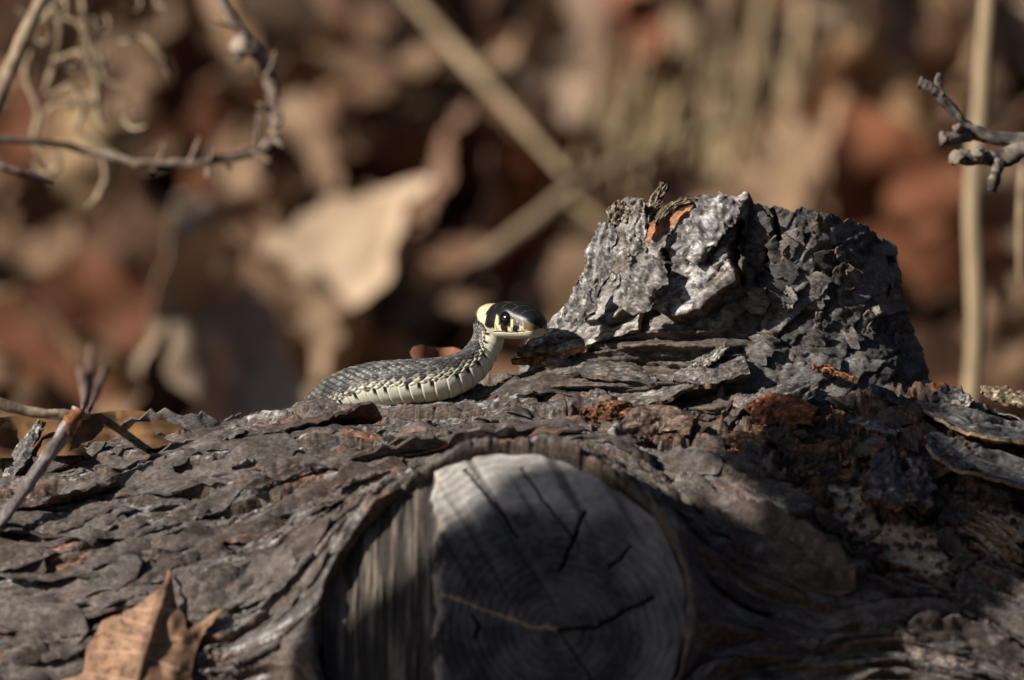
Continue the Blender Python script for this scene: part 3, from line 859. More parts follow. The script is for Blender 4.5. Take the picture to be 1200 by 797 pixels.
# splintered fibres
for i in range(26):
    bx, by = 1175 + rng.uniform(-8, 25), 640 + rng.uniform(-12, 18)
    ex, ey = bx - rng.uniform(20, 52), by - rng.uniform(10, 44)
    strip("wood_splinter", [(bx, by, -6.3), ((bx + ex) / 2, (by + ey) / 2 - rng.uniform(-4, 4), -6.7 - rng.uniform(0, 0.3)), (ex, ey, -6.9 - rng.uniform(0, 0.6))], rng.uniform(0.03, 0.10), (0, 0.3, -1), 0.03, 0.2, 600 + i,
          (0.42, 0.30, 0.19) if i % 3 else (0.30, 0.17, 0.09), TANB, log, (1, 0.8, 0.2), n=10, m=3)
# ragged bits on the stump's top
for i, (p, w_, tc_) in enumerate([
        ([(716, 262, -0.4), (722, 246, -0.3), (728, 236, 0.0)], 0.22, (0.26, 0.21, 0.15)),
        ([(735, 262, -0.8), (744, 246, -0.8), (748, 232, -0.6)], 0.30, (0.30, 0.26, 0.21)),
        ([(756, 250, -0.4), (766, 238, -0.2), (772, 226, 0.1), (780, 216, 0.2)], 0.15, (0.30, 0.24, 0.16)),
        ([(760, 256, -0.5), (768, 246, -0.4), (776, 236, -0.3)], 0.14, (0.25, 0.2, 0.14)),
        ([(768, 262, -0.9), (785, 244, -0.9), (805, 236, -0.8), (830, 234, -0.6)], 0.10, (0.32, 0.25, 0.17)),
        ([(742, 300, -1.6), (744, 275, -1.5), (752, 250, -1.3)], 0.36, (0.33, 0.30, 0.275)),
        ([(800, 300, -1.7), (830, 262, -1.6), (855, 232, -1.2)], 0.7, (0.34, 0.32, 0.305)),
        ([(690, 345, -1.2), (702, 300, -0.9), (712, 262, -0.4)], 0.42, (0.31, 0.29, 0.27)),
        ([(668, 378, -1.4), (684, 346, -1.2), (700, 318, -1.0)], 0.45, (0.30, 0.275, 0.25)),
        ([(730, 362, -2.0), (752, 330, -2.0), (768, 302, -1.8)], 0.62, (0.30, 0.275, 0.25))]):
    strip("bark_plate", p, w_, (-0.2, 0.15, -1), 0.10, 0.15, 700 + i, tc_, BROWNB, stump, (0.6, 1, 0.9, 0.6), rough=0.25, relief_=0.05)
for i in range(46):
    px = rng.uniform(880, 1060); py = rng.uniform(255, 425)
    d0 = None
    for d in np.arange(-4, 6, 0.05):
        q = loc(px, py, d)
        xl = np.interp(q[1], st_up, st_l); xr = np.interp(q[1], st_up, st_r)
        b_ = 3.7 + 0.9 * float(sst(0.5, -3.0, np.array(q[1])))
        if ((q[0] - (xl + xr) / 2) / ((xr - xl) / 2)) ** 2 + ((q[2] - ST_D - 0.1 * q[1]) / b_) ** 2 < 1.02:
            d0 = d; nrm = ((q[0] - (xl + xr) / 2) / ((xr - xl) / 2) ** 2, 0.1, (q[2] - ST_D) / b_ ** 2); break
    if d0 is None or py < np.interp((px - 600) * S, TOPX, 398.5 - TOPU / S) + 18: continue
    L = rng.uniform(10, 26); an = rng.uniform(0.5, 2.2)
    strip("bark_plate", [(px - L * math.cos(an), py + L * math.sin(an), d0 - 0.02), (px, py, d0 - 0.06), (px + L * .8 * math.cos(an), py - L * .8 * math.sin(an), d0 - rng.uniform(0.05, 0.3))], rng.uniform(0.15, 0.4), nrm, 0.07, 0.15, 800 + i,
          [(0.13, 0.12, 0.117), (0.20, 0.182, 0.17), (0.29, 0.26, 0.235)][i % 3], BROWNB, stump, (0.6, 1, 0.9, 0.6), rough=0.4, n=12, m=5)

# ---------------------------------------------------------------- the snake
HD = np.array([0.69, 0.0, -0.72]); HD /= np.linalg.norm(HD)
LH = 2.08
nape = loc(576, 380, 0.10)
ctrl = [  # centre, dorsal vector, half width, above, below
    (loc(330, 580, 6.0), (0, 1, .3), .56, .56, .56), (loc(352, 522, 4.0), (-.3, 1, .3), .58, .58, .58), (loc(376, 488, 2.2), (-.35, 1, .2), .62, .62, .58),
    (loc(404, 467, 0.8), (-.2, 1, .28), .67, .67, .60), (loc(440, 457, -.1), (-.05, 1, .38), .70, .69, .60), (loc(485, 453, -.6), (0, 1, .45), .67, .67, .58),
    (loc(522, 448, -.7), (-.15, .9, .55), .62, .62, .55), (loc(549, 436, -.5), (-.5, .75, .6), .53, .53, .49), (loc(564, 419, -.1), (-.75, .5, .5), .46, .46, .46),
    (loc(573, 400, 0.05), (-.85, .45, .35), .44, .43, .44), (nape, (-.55, .9, .1), .53, .50, .46)]
for a_, w_, t_, b_ in [(.10, .53, .55, .52), (.25, .59, .62, .54), (.42, .63, .66, .54), (.56, .63, .65, .52), (.68, .58, .59, .49), (.80, .51, .51, .44), (.90, .44, .42, .38), (.96, .36, .33, .31), (.99, .22, .20, .20), (1.0, .04, .04, .04)]:
    w_ *= 0.94; t_ *= 0.93; b_ *= 0.90
    ctrl.append((nape + HD * LH * a_ + np.array([0, -0.20 * a_ ** 2, 0]), (-.12, 1, .06), w_, t_, b_))
CT = np.array([np.concatenate([c[0], np.array(c[1]) / np.linalg.norm(c[1]), c[2:]]) for c in ctrl])
raw = catmull(CT, 4000)
seg = np.concatenate([[0], np.cumsum(np.linalg.norm(np.diff(raw[:, :3], axis=0), axis=1))])
NS = 1000
sv = np.linspace(0, seg[-1], NS - 24)
sv = np.concatenate([sv[:-1], seg[-1] - (sv[-1] - sv[-2]) * np.linspace(1, 0, 26)[1:] ** 2])
cur = np.stack([np.interp(sv, seg, raw[:, i]) for i in range(9)], -1)
# smooth the neck bend
c3 = cur[:, :3].copy()
tan = np.gradient(c3, axis=0)
ker = np.ones(31) / 31
tan = np.stack([np.convolve(np.pad(tan[:, i], 15, mode='edge'), ker, 'valid') for i in range(3)], -1)
tan /= np.linalg.norm(tan, axis=1, keepdims=True)
dor = cur[:, 3:6]; dor = dor - tan * (dor * tan).sum(1)[:, None]; dor /= np.linalg.norm(dor, axis=1, keepdims=True)
lat = np.cross(tan, dor)
s_nape = seg[np.argmin(np.linalg.norm(raw[:, :3] - nape, axis=1))]
aH = (sv - s_nape) / (seg[-1] - s_nape)                 # 0 nape .. 1 snout
NP = 220
phi = np.linspace(-math.pi, math.pi, NP, endpoint=False)
SS, FF = np.meshgrid(sv, phi, indexing='ij')
AA = np.repeat(aH[:, None], NP, 1)
ca, sa = np.cos(FF), np.sin(FF)
hw = np.maximum(cur[:, 6], 0.01)[:, None]; ht = np.maximum(cur[:, 7], .01)[:, None]; hb = np.maximum(cur[:, 8], .01)[:, None]
sq = 2.0 + 0.5 * sst(0.0, 0.35, AA)
nr = (np.abs(ca) ** sq + np.abs(sa) ** sq) ** (-1 / sq)
yy = ca * nr * np.where(ca > 0, ht, hb); zz = sa * nr * hw
deg = np.abs(np.degrees(FF))
headm = sst(0.02, 0.10, AA)
# --- scale relief on the body
rowd = 8.0
av = FF / math.radians(rowd) + 0.28 * pn(SS * 3, FF * 4, 704); bs = SS / 0.125 + 0.28 * pn(SS * 3 + 9, FF * 4, 705)
def lattice(ox):
    ia = np.round((av - ox) / 2) * 2 + ox
    ib = np.round((bs - ox) / 2) * 2 + ox
    return ia, ib, av - ia, bs - ib
i0, j0, p0, q0 = lattice(0); i1, j1, p1, q1 = lattice(1)
d0_ = np.abs(p0) + np.abs(q0); d1_ = np.abs(p1) + np.abs(q1)
use = d0_ < d1_
P_ = np.where(use, p0, p1); Q_ = np.where(use, q0, q1); I_ = np.where(use, i0, i1); J_ = np.where(use, j0, j1)
DD = np.minimum(d0_, d1_)
hs_ = 0.030 * (1 - np.clip(DD, 0, 1) ** 3) - 0.018 * Q_ + 0.016 * np.clip(1 - np.abs(P_) * 5, 0, 1)
rs = rnd2(I_, J_, 700)
vb = SS / 0.30
fvb = vb - np.floor(vb)
hv = 0.030 * np.clip(1 - fvb, 0, 1) - 0.03 * sst(0.12, 0.0, fvb)
bound = 122 - 32 * sst(-0.75, -0.12, AA) + 4 * np.sin(vb * 2 * math.pi)
ven = sst(-3, 3, deg - bound)
rel = (hs_ * (1 - ven) + hv * ven) * (1 - sst(-0.10, 0.06, AA))
# --- colours
grey = mix(np.array([0.055, 0.052, 0.052]), np.array([0.25, 0.235, 0.215]), np.clip(rs ** 1.5 * 0.9 + 0.22 * (DD < 0.5) - 0.1, 0, 1))
grey = mix(grey, np.array([0.02, 0.02, 0.02]), sst(0.72, 1.0, DD) * 0.8)
side = sst(-30, -8, deg - bound)
lt = mix(np.array([0.60, 0.55, 0.43]), np.array([0.05, 0.05, 0.05]), sst(0.0, 0.7, Q_ + 0.5 * (rs - 0.3)))
bodyc = mix(grey, lt, side * (rs > 0.15))
cream = np.array([0.80, 0.78, 0.64])
vc = mix(cream, np.array([0.50, 0.45, 0.33]), sst(0.82, 0.98, fvb))
rb = rnd2(np.floor(vb), np.sign(FF), 701)
bar = sst(0.60, 0.74, fvb) * sst(26, 12, deg - bound) * (rb > 0.30)
vc = mix(vc, np.array([0.018, 0.017, 0.016]), bar)
bodyc = mix(bodyc, vc, ven)
# --- head
BLK = np.array([0.013, 0.012, 0.012]); CRM = np.array([0.72, 0.64, 0.40]); YEL = np.array([0.72, 0.63, 0.40]); OLV = np.array([0.17, 0.125, 0.075])
wj = 0.012 * fbm(AA * 9, FF * 2.2, 2, 702); wd = 4 * fbm(AA * 9, FF * 2 + 5, 2, 703)
Aw = AA + wj; Dg = deg * 0.90 + wd
hc_ = np.broadcast_to(CRM, AA.shape + (3,)).copy()
hc_ = mix(hc_, np.array([0.74, 0.70, 0.52]), sst(104, 116, Dg))
hc_ = mix(hc_, YEL, sst(0.20, 0.10, Aw) * sst(120, 90, Dg))
hc_ = hc_ * (1 - 0.10 * sst(0.1, 0.5, fbm(AA * 30, FF * 6, 3, 706)))[..., None]
def blk(m, c=BLK):
    global hc_
    hc_ = mix(hc_, c, np.clip(m, 0, 1))
def box(a0, a1, g0, g1, sa_=0.008, sg=3):
    return sst(a0 - sa_, a0 + sa_, Aw) * sst(a1 + sa_, a1 - sa_, Aw) * sst(g0 - sg, g0 + sg, Dg) * sst(g1 + sg, g1 - sg, Dg)
blk(box(0.13, 2, -9, 63))                                  # black cap
sl = Aw + (Dg - 60) * 0.0008
blk(sst(0.165, 0.18, sl) * sst(0.40, 0.385, sl) * sst(104, 96, Dg))        # bar behind the eye
blk(box(0.445, 0.665, 50, 88))                              # round the eye
blk(box(0.49, 0.615, 75, 106))
blk(box(0.705, 0.785, 66, 106))
blk(box(0.66, 0.95, 40, 67))
blk(box(0.78, 0.80, 60, 98, 0.004))
blk(box(0.72, 0.86, 60, 80), np.array([0.22, 0.19, 0.16]))
blk(box(0.735, 0.80, 62, 76), BLK)
blk(box(0.75, 0.785, 64, 72), np.array([0.36, 0.33, 0.30]))
blk(box(0.87, 2, 60, 96), OLV)
for a_ in (0.40, 0.50, 0.60, 0.685, 0.77, 0.85):
    blk(sst(0.009, 0.003, np.abs(Aw - a_ - (Dg - 95) * 0.0012)) * sst(86, 90, Dg) * sst(108, 104, Dg))
def plates_c():
    p_ = 0
    for a_ in (0.30, 0.48, 0.66, 0.80):
        p_ = p_ + sst(0.012, 0.004, np.abs(AA - a_ - 0.02 * np.cos(FF * 3)))* sst(56, 48, deg)
    return p_ + sst(2.5, 0.8, np.abs(deg - 22 - 40 * (AA - .48))) * sst(0.3, 0.32, AA) * sst(0.68, 0.66, AA) + sst(1.6, 0.5, deg) * (AA > .3)
mouth = 121 - 10 * sst(0.6, 1.0, AA) + 6 * sst(0.45, 0.2, AA)
mg = sst(2.6, 0.8, np.abs(deg - mouth)) * sst(0.27, 0.33, AA)
blk(mg * 0.9, np.array([0.04, 0.03, 0.02]))
blk(sst(0.02, 0.0, np.abs(np.hypot((AA - 0.26) * 2.4, (deg - 108) * 0.011)) - 0.01))
blk(0.5 * np.clip(plates_c(), 0, 1), np.array([0.10, 0.095, 0.085]))
# nape: the yellow collar is edged with black behind
nb = sst(-0.10, -0.07, Aw) * sst(0.0, -0.03, Aw) * sst(88, 78, Dg)
colr = mix(bodyc, hc_, sst(-0.045, -0.02, Aw + 0.0006 * (Dg - 90)))
colr = mix(colr, BLK, nb)
# throat shields
th_ = sst(-0.03, 0.06, AA) * sst(118, 124, deg)
# --- head relief
sup = np.exp(-(((AA - 0.52) / 0.10) ** 2 + ((deg - 50) / 14) ** 2)) * 0.03
eyep = np.exp(-(((AA - 0.545) / 0.060) ** 2 + ((deg - 76) / 13) ** 2)) * -0.06
chk = np.exp(-(((AA - 0.25) / 0.12) ** 2 + ((deg - 88) / 22) ** 2)) * 0.05
plates = 0
for a_, w2 in ((0.30, .012), (0.48, .010), (0.66, .010), (0.80, .010)):
    plates = plates + sst(w2, 0, np.abs(Aw - a_)) * sst(50, 40, deg)
plates = plates + sst(3, 0, np.abs(deg - 22)) * sst(0.3, 0.32, AA) * sst(0.68, 0.66, AA) + sst(2, 0, deg) * sst(.3, .32, AA)
relh = sup + eyep + chk - 0.04 * mg - 0.022 * plates - 0.015 * sst(0.007, 0.002, np.abs(((Aw * 11.5) % 1) - 0.5) / 11.5) * sst(86, 90, deg) * sst(108, 104, deg)
relh = relh * sst(1.0, 0.9, AA)
tot = 1 + (rel + relh * headm) / np.maximum(np.hypot(yy, zz), 0.12)
yy = yy * tot; zz = zz * tot
PV = c3[:, None] + yy[..., None] * dor[:, None] + zz[..., None] * lat[:, None]
PV[..., 1] += 0.10
c3 = c3 + np.array([0, 0.10, 0])
snake = empty("snake", at(480, 478, 0), label="young dark grey snake with pale yellow collar raising its head on the log", category="snake")
PW = W(PV[..., 0], PV[..., 1], PV[..., 2])
body_me = mesh_from("body", PW.reshape(-1, 3), grid_faces(NS, NP, wrap_m=True)[:, ::-1], np.clip(colr, 0.008, 0.8).reshape(-1, 3))
body = put("body", body_me, M_SNAKE)
under(body, snake)

def ball(center, r, ax, n=24, m=16, squash=0.75):
    ax = np.array(ax, float) / np.linalg.norm(ax)
    t = np.cross(ax, (0, 0.3, 1.0)); t /= np.linalg.norm(t); b2 = np.cross(ax, t)
    th = np.linspace(0, math.pi, m); p = np.linspace(0, 2 * math.pi, n, endpoint=False)
    T, Pp = np.meshgrid(th, p, indexing='ij')
    V_ = np.asarray(center) + r * (squash * np.cos(T)[..., None] * ax + (np.sin(T) * np.cos(Pp))[..., None] * t + (np.sin(T) * np.sin(Pp))[..., None] * b2)
    return V_.reshape(-1, 3), grid_faces(m, n, wrap_m=True)

ie = int(np.argmin(np.abs(aH - 0.545)))
for sg in (1, -1):
    jp = int(np.argmin(np.abs(phi - sg * math.radians(74))))
    pe = PW[ie, jp]
    ce = W(*c3[ie])
    nrm_ = pe - ce; nrm_ /= np.linalg.norm(nrm_)
    v_, f_ = ball(pe - nrm_ * 0.05, 0.24, nrm_)
    under(put("eye", mesh_from("eye", v_, f_, np.zeros((len(v_), 3))), M_EYE), snake)

# ---------------------------------------------------------------- leaves
def leaf_outline(kind, seed, n=90):
    """outline from the stalk end (0,0) to the tip (0,1)"""
    r = np.random.default_rng(seed)
    t = np.linspace(0, 1, n)
    base = np.sin(np.pi * t ** 0.8) ** 0.75
    if kind == 'oak':
        w = 0.30 * base * (0.72 + 0.30 * np.cos(2 * np.pi * (t * 4.2 + r.uniform(0, 1)))) * (0.75 + 0.5 * t)
    elif kind == 'oval':
        w = 0.27 * base
    elif kind == 'beech':
        w = 0.32 * base * (1 + 0.04 * np.sin(t * 60))
    else:                                     # maple-like, three or five points
        w = 0.20 * base + 0.26 * np.exp(-((t - 0.55) / 0.07) ** 2) + 0.22 * np.exp(-((t - 0.22) / 0.08) ** 2)
    wl = w * (1 + 0.10 * fbm(t * 7, t * 0 + seed, 3, seed)); wr = w * (1 + 0.10 * fbm(t * 7, t * 0 + seed + 50, 3, seed + 1))
    L_ = np.stack([-wl, t], -1)[1:-1]; R_ = np.stack([wr, t], -1)[1:-1][::-1]
    return np.vstack([[[0, 0]], L_, [[0, 1]], R_])

def leaf_mesh(kind, seed, size, spacing=0.055, curl=1.0):
    o_ = leaf_outline(kind, seed)
    v2, tri = fill_outline(o_, spacing)
    r = np.random.default_rng(seed + 9)
    x, y = v2[:, 0], v2[:, 1]
    fold = r.uniform(0.1, 0.5) * curl; bend = r.uniform(-0.5, 0.8) * curl; tw = r.uniform(-0.6, 0.6) * curl
    z = fold * np.abs(x) ** 1.3 * 1.6 + 0.07 * curl * fbm(x * 4 + seed, y * 4, 3, seed + 3) + tw * x * (y - 0.5)
    z = z + bend * (y - 0.4) ** 2
    z = z + r.uniform(-0.6, 0.6) * curl * np.clip(np.abs(x) - 0.12, 0, 1) ** 2 * 6
    vein = sst(0.012, 0.004, np.abs(x)) + 0.6 * sst(0.10, 0.02, np.abs(((y - np.abs(x) * 0.9) * 7) % 1 - 0.5)) * sst(0.0, 0.03, np.abs(x))
    z = z - 0.008 * vein
    c = mix(np.array([0.78, 0.78, 0.78]), np.array([1.0, 1.0, 1.0]), np.clip(vein, 0, 1)) * (1 + 0.30 * fbm(x * 5, y * 5 + seed, 4, seed + 4))[:, None]
    c = mix(c, np.array([0.5, 0.42, 0.36]), 0.6 * sst(0.25, 0.6, fbm(x * 7 + 3, y * 7 + seed, 3, seed + 5)))
    P3 = np.stack([x, y - 0.45, z], -1) * size
    return thick_mesh("leaf_blade", P3, tri, 0.025, np.clip(c, 0.1, 1.3))

protos = [leaf_mesh(k, s_, 1.0 * sz) for k, s_, sz in (('oak', 1, 9.5), ('beech', 2, 7.5), ('maple', 3, 9.0), ('oval', 4, 8.0), ('beech', 5, 9.0), ('oak', 6, 8.5), ('maple', 7, 8.0), ('oval', 8, 9.5), ('beech', 9, 8.0), ('oak', 10, 10.0))]
TAN = (0.54, 0.345, 0.21); PALE = (0.76, 0.575, 0.40); RUST = (0.32, 0.125, 0.062); BRN = (0.36, 0.205, 0.125); DKB = (0.15, 0.075, 0.045); ORN = (0.46, 0.22, 0.10)

def put_leaf(pos, rot, scale, tint, proto, label, group=None, name="dead_leaf"):
    o = bpy.data.objects.new(name, protos[proto % len(protos)])
    if not o.data.materials: o.data.materials.append(M_LEAF)
    o.location = np.asarray(pos) * CM
    o.rotation_euler = rot
    o.scale = (scale,) * 3
    o.color = (*tint, 1)
    o["label"] = label; o["category"] = "leaf"
    if group: o["group"] = group
    col.objects.link(o)
    return o

def ground_d(px, py):
    dd = np.arange(20, 400, 0.5)
    p = at(px, py, dd)
    hit = p[:, 2] < ground_z(p[:, 0], p[:, 1])
    return dd[int(np.argmax(hit))] if hit.any() else 200.0

HERO = [  # px, py, lift towards the camera, rotation (x, y, z deg), scale, tint, proto, label
    (405, 385, 14, (64, 12, -60), 1.65, PALE, 4, "large pale beige leaf left of the diagonal straw, behind the snake's head"),
    (262, 425, 20, (62, -6, 50), 1.75, PALE, 8, "large pale leaf lowest in the blur, above the snake's tail end"),
    (105, 215, 10, (86, 4, 190), 0.95, (0.54, 0.371, 0.204), 3, "upright yellowish tan leaf behind the dry tendrils"),
    (505, 205, 6, (58, 12, -95), 1.0, (0.45, 0.269, 0.180), 1, "flat brown leaf just above the large pale beige leaf"),
    (355, 130, 7, (75, 30, 20), 1.0, (0.57, 0.333, 0.204), 5, "tan orange leaf right of the thorny twig's bend"),
    (345, 265, 6, (65, -20, 80), 0.8, TAN, 1, "tan leaf between the thorny twig and the large pale beige leaf"),
    (190, 330, 6, (48, 10, 70), 0.9, (0.32, 0.173, 0.102), 9, "dull brown leaf under the upright yellowish tan leaf"),
    (1040, 60, 7, (70, 20, 60), 1.3, PALE, 2, "broad pale leaf left of the knobby twig, near the top"),
    (1020, 140, 9, (80, -20, 10), 0.95, (0.68, 0.410, 0.216), 8, "orange tan leaf pointing down, left of the knobby twig"),
    (1050, 290, 5, (82, -15, 20), 1.4, RUST, 4, "dark rust leaf standing just behind the branch stump"),
    (935, 205, 5, (65, 15, -50), 0.9, TAN, 4, "tan leaf directly above the branch stump's sawn top"),
    (1185, 390, 9, (70, 10, 30), 0.8, TAN, 1, "tan leaf low at the right edge beside the straw stem"),
    (655, 60, 6, (82, 8, 12), 1.0, (0.59, 0.422, 0.300), 3, "upright pale leaf at the top, left of the rust red leaf"),
    (745, 50, 4, (80, -14, -10), 1.1, (0.46, 0.192, 0.108), 7, "upright rust red leaf at the top middle"),
    (400, 30, 5, (55, 10, 100), 1.0, BRN, 5, "brown leaf at the top, right of the twig leaving the frame"),
    (560, 60, 2, (45, -10, 50), 1.0, DKB, 9, "dark brown leaf under the diagonal straw at the top"),
    (180, 60, 6, (60, -20, 20), 0.9, (0.43, 0.282, 0.180), 2, "mid brown leaf behind the upper tendrils"),
    (35, 330, 9, (60, 25, -30), 0.8, (0.38, 0.243, 0.144), 6, "brown leaf at the left edge beside the mossy clump"),
    (60, 430, 9, (50, 5, 120), 0.9, (0.45, 0.269, 0.168), 4, "brown leaf low at the left, behind the forked twig"),
    (1110, 60, 5, (65, -25, -40), 1.2, TAN, 5, "tan lobed leaf right of the broad pale leaf, behind the straw stem"),
    (1170, 120, 4, (60, 10, 80), 1.2, (0.54, 0.397, 0.288), 8, "pale brown leaf behind the knobby twig's base"),
    (840, 60, 4, (70, 0, 30), 1.1, (0.49, 0.333, 0.216), 1, "tan leaf behind the tall grass blades at the top"),
    (610, 330, 5, (50, 0, 60), 1.0, (0.32, 0.218, 0.156), 9, "grey brown leaf right above the snake's head"),
    (250, 30, 6, (70, 40, 100), 0.8, (0.54, 0.346, 0.216), 3, "narrow tan leaf at the top, left of the twig leaving the frame"),
    (330, 235, 7, (66, 8, -30), 1.1, (0.46, 0.30, 0.19), 8, "warm brown leaf against the upper edge of the large pale beige leaf"),
    (490, 330, 7, (60, -8, 75), 1.2, (0.68, 0.499, 0.336), 1, "pale tan leaf left above the snake's head, under the thick straw"),
    (375, 425, 9, (62, 5, 110), 1.2, (0.62, 0.448, 0.300), 4, "pale tan leaf right over the snake's back"),
    (225, 440, 9, (64, 12, 20), 1.0, PALE, 1, "pale leaf just above the log, left of the snake's tail end"),
    (1100, 20, 6, (68, 5, 10), 1.5, PALE, 4, "broad pale leaf in the top right corner region, behind the straw stem"),
    (960, 40, 4, (66, 15, 70), 1.3, (0.68, 0.486, 0.324), 8, "pale tan leaf right of the two grass blades at the top"),
    (985, 185, 6, (70, -8, 35), 1.2, (0.65, 0.448, 0.288), 1, "tan leaf above the right half of the branch stump"),
    (1190, 60, 6, (72, -10, 30), 1.1, (0.62, 0.474, 0.348), 4, "greyish pale leaf at the right edge above the knobby twig"),
    (780, 175, 5, (60, 10, 45), 1.1, (0.46, 0.294, 0.192), 5, "brown lobed leaf just above the stump's ragged top"),
    (1165, 300, 8, (72, 6, 15), 1.0, (0.54, 0.384, 0.252), 8, "tan leaf behind the upright straw stem, below the knobby twig"),
]
for px, py, lift, ro, sc, ti, pr_, lab in HERO:
    d = ground_d(px, py) - lift
    p = at(px, py, d)
    put_leaf(p, tuple(math.radians(a) for a in ro), sc * (D + d) / 275, ti, pr_, lab)

FILL = [("tan", TAN, 0.34), ("reddish brown", RUST, 0.22), ("mid brown", BRN, 0.30), ("dark brown", DKB, 0.14)]
nfill = 0
for i in range(900):
    x = rng.uniform(-38, 38); y = rng.uniform(40, 215)
    if abs(x) > 0.5 * 30 * (180 + y) / 180 + 5: continue
    k = rng.choice(4, p=[f[2] for f in FILL])
    nm, ti, _ = FILL[k]
    z = ground_z(x, y) + 0.6 + abs(rng.normal(0, 1.4))
    v = rng.uniform(0.75, 1.25)
    put_leaf((x, y, z), (math.radians(rng.normal(12, 30)), math.radians(rng.normal(0, 28)), rng.uniform(0, 6.28)), rng.uniform(0.8, 1.55), tuple(c * v * 0.72 for c in ti), int(rng.integers(10)),
             f"{nm} dead leaf lying in the blurred litter behind the log", f"{nm} leaves in the blurred litter")
    nfill += 1
    if nfill >= 260: break

# the rest of the litter, too many to tell apart
def litter(name, count, xr, yr, keep_out):
    vs, fs_, cs = [], [], []
    base = 0
    o_ = leaf_outline('beech', 77, 9)
    n = len(o_)
    for _ in range(count):
        x = rng.uniform(*xr); y = rng.uniform(*yr)
        if keep_out(x, y): continue
        z = float(ground_z(x, y)) + abs(rng.normal(0.3, 0.5))
        a = rng.uniform(0, 6.28); sc = rng.uniform(3.5, 8.5); tx, ty = rng.normal(0, 0.35, 2)
        lx = o_[:, 0] * sc; ly = (o_[:, 1] - 0.5) * sc
        wx = x + lx * math.cos(a) - ly * math.sin(a); wy = y + lx * math.sin(a) + ly * math.cos(a)
        wz = z + lx * tx + ly * ty + 0.12 * np.abs(lx)
        top_ = np.stack([wx, wy, wz], -1)
        vs.append(top_); vs.append(top_ - np.array([0, 0, 0.04]))
        fan = np.array([(0, i, i + 1) for i in range(1, n - 1)])
        # strips across the blade keep it non-convex safe
        fs_.append(fan[:, ::-1] + base); fs_.append(fan + base + n)
        c = np.array([TAN, BRN, RUST, DKB, BRN][rng.integers(5)]) * rng.uniform(0.7, 1.2)
        cs.append(np.tile(c, (2 * n, 1))); base += 2 * n
    me = mesh_from(name, np.vstack(vs), np.vstack(fs_), np.vstack(cs), False)
    return me
lm = litter("leaf_litter", 5200, (-170, 170), (-160, 330), lambda x, y: False)
lo_ = put("leaf_litter", lm, M_LEAF, kind="stuff", label="brown dead leaf litter covering the forest floor", category="leaf litter")
lo_.color = (0.7, 0.7, 0.7, 1)

# green mossy clump at the left
mv, mf, mc = [], [], []
d_m = ground_d(45, 365) - 9
mp0 = at(45, 365, d_m)
for i in range(260):
    dirv = rng.normal(0, 1, 3); dirv[2] = abs(dirv[2]) + 0.4; dirv /= np.linalg.norm(dirv)
    b0 = mp0 + np.array([rng.normal(0, 0.9), rng.normal(0, 0.7), rng.normal(-0.6, 0.4)])
    tip = b0 + dirv * rng.uniform(0.8, 1.8)
    sdv = np.cross(dirv, rng.normal(0, 1, 3)); sdv /= np.linalg.norm(sdv)
    k = len(mv)
    mv += [b0 - sdv * 0.12, b0 + sdv * 0.12, (b0 + tip) / 2 + sdv * 0.16, tip, (b0 + tip) / 2 - sdv * 0.16]
    mf += [(k, k + 1, k + 2), (k, k + 2, k + 4), (k + 4, k + 2, k + 3)]
    mc += [np.array([0.10, 0.13, 0.05]) * rng.uniform(0.6, 1.3)] * 5
put("moss_clump", mesh_from("moss_clump", np.array(mv), np.array(mf), np.array(mc)), M_STRAW, kind="stuff", label="small dull green mossy clump in the litter at the left edge", category="moss")

# ---------------------------------------------------------------- stems, straws, twigs
def tube(pts, rad, n=60, m=10, knob=0.0, seed=0, flat=1.0, local=True):
    """pts (px, py, d) or world; radius list"""
    c = catmull([loc(*p) for p in pts], n)
    s = np.linspace(0, 1, n)
    r = np.interp(s, np.linspace(0, 1, len(rad)), rad)
    t = np.gradient(c, axis=0); t /= np.linalg.norm(t, axis=1, keepdims=True) + 1e-12
    ref = np.array([0.13, 0.21, -1.0])
    a = np.cross(t, ref); a /= np.linalg.norm(a, axis=1, keepdims=True) + 1e-12
    b = np.cross(a, t)
    p = np.linspace(0, 2 * math.pi, m, endpoint=False)
    Sg, Pg = np.meshgrid(s, p, indexing='ij')
    k = 1 + knob * fbm(Sg * n * 0.12 + seed, np.cos(Pg) * 0.8 + np.sin(Pg) * 0.3, 3, seed)
    rr_ = r[:, None] * k
    V_ = c[:, None] + rr_[..., None] * (np.cos(Pg)[..., None] * a[:, None] + flat * np.sin(Pg)[..., None] * b[:, None])
    Vw = W(V_[..., 0], V_[..., 1], V_[..., 2])
    caps = np.stack([Vw[0].mean(0), Vw[-1].mean(0)])
    v_ = np.vstack([Vw.reshape(-1, 3), caps])
    f_ = grid_faces(n, m, wrap_m=True)[:, ::-1]
    i = np.arange(m); j = (i + 1) % m
    t0 = np.stack([i, j, np.full(m, n * m)], -1)[:, ::-1][:, ::-1]
    t1 = np.stack([j + (n - 1) * m, i + (n - 1) * m, np.full(m, n * m + 1)], -1)
    return v_, [f_, np.vstack([t0, t1])], Sg

def stalk(name, pts, rad, colour, mat, parent=None, knob=0.1, seed=0, n=60, m=10, flat=1.0, two=None, **props):
    v_, f_, Sg = tube(pts, rad, n, m, knob, seed, flat)
    c1 = np.array(colour); c2 = np.array(two if two is not None else colour)
    q = sst(-0.3, 0.4, fbm(Sg * 7 + seed, Sg * 0 + np.arange(m)[None] * 0.3, 3, seed + 5)).reshape(-1)
    cc_ = mix(c1, c2, np.concatenate([q, [0.5, 0.5]]))
    o = put(name, mesh_from(name, v_, f_, cc_), mat, None, **props)
    if parent is not None: under(o, parent)
    return o

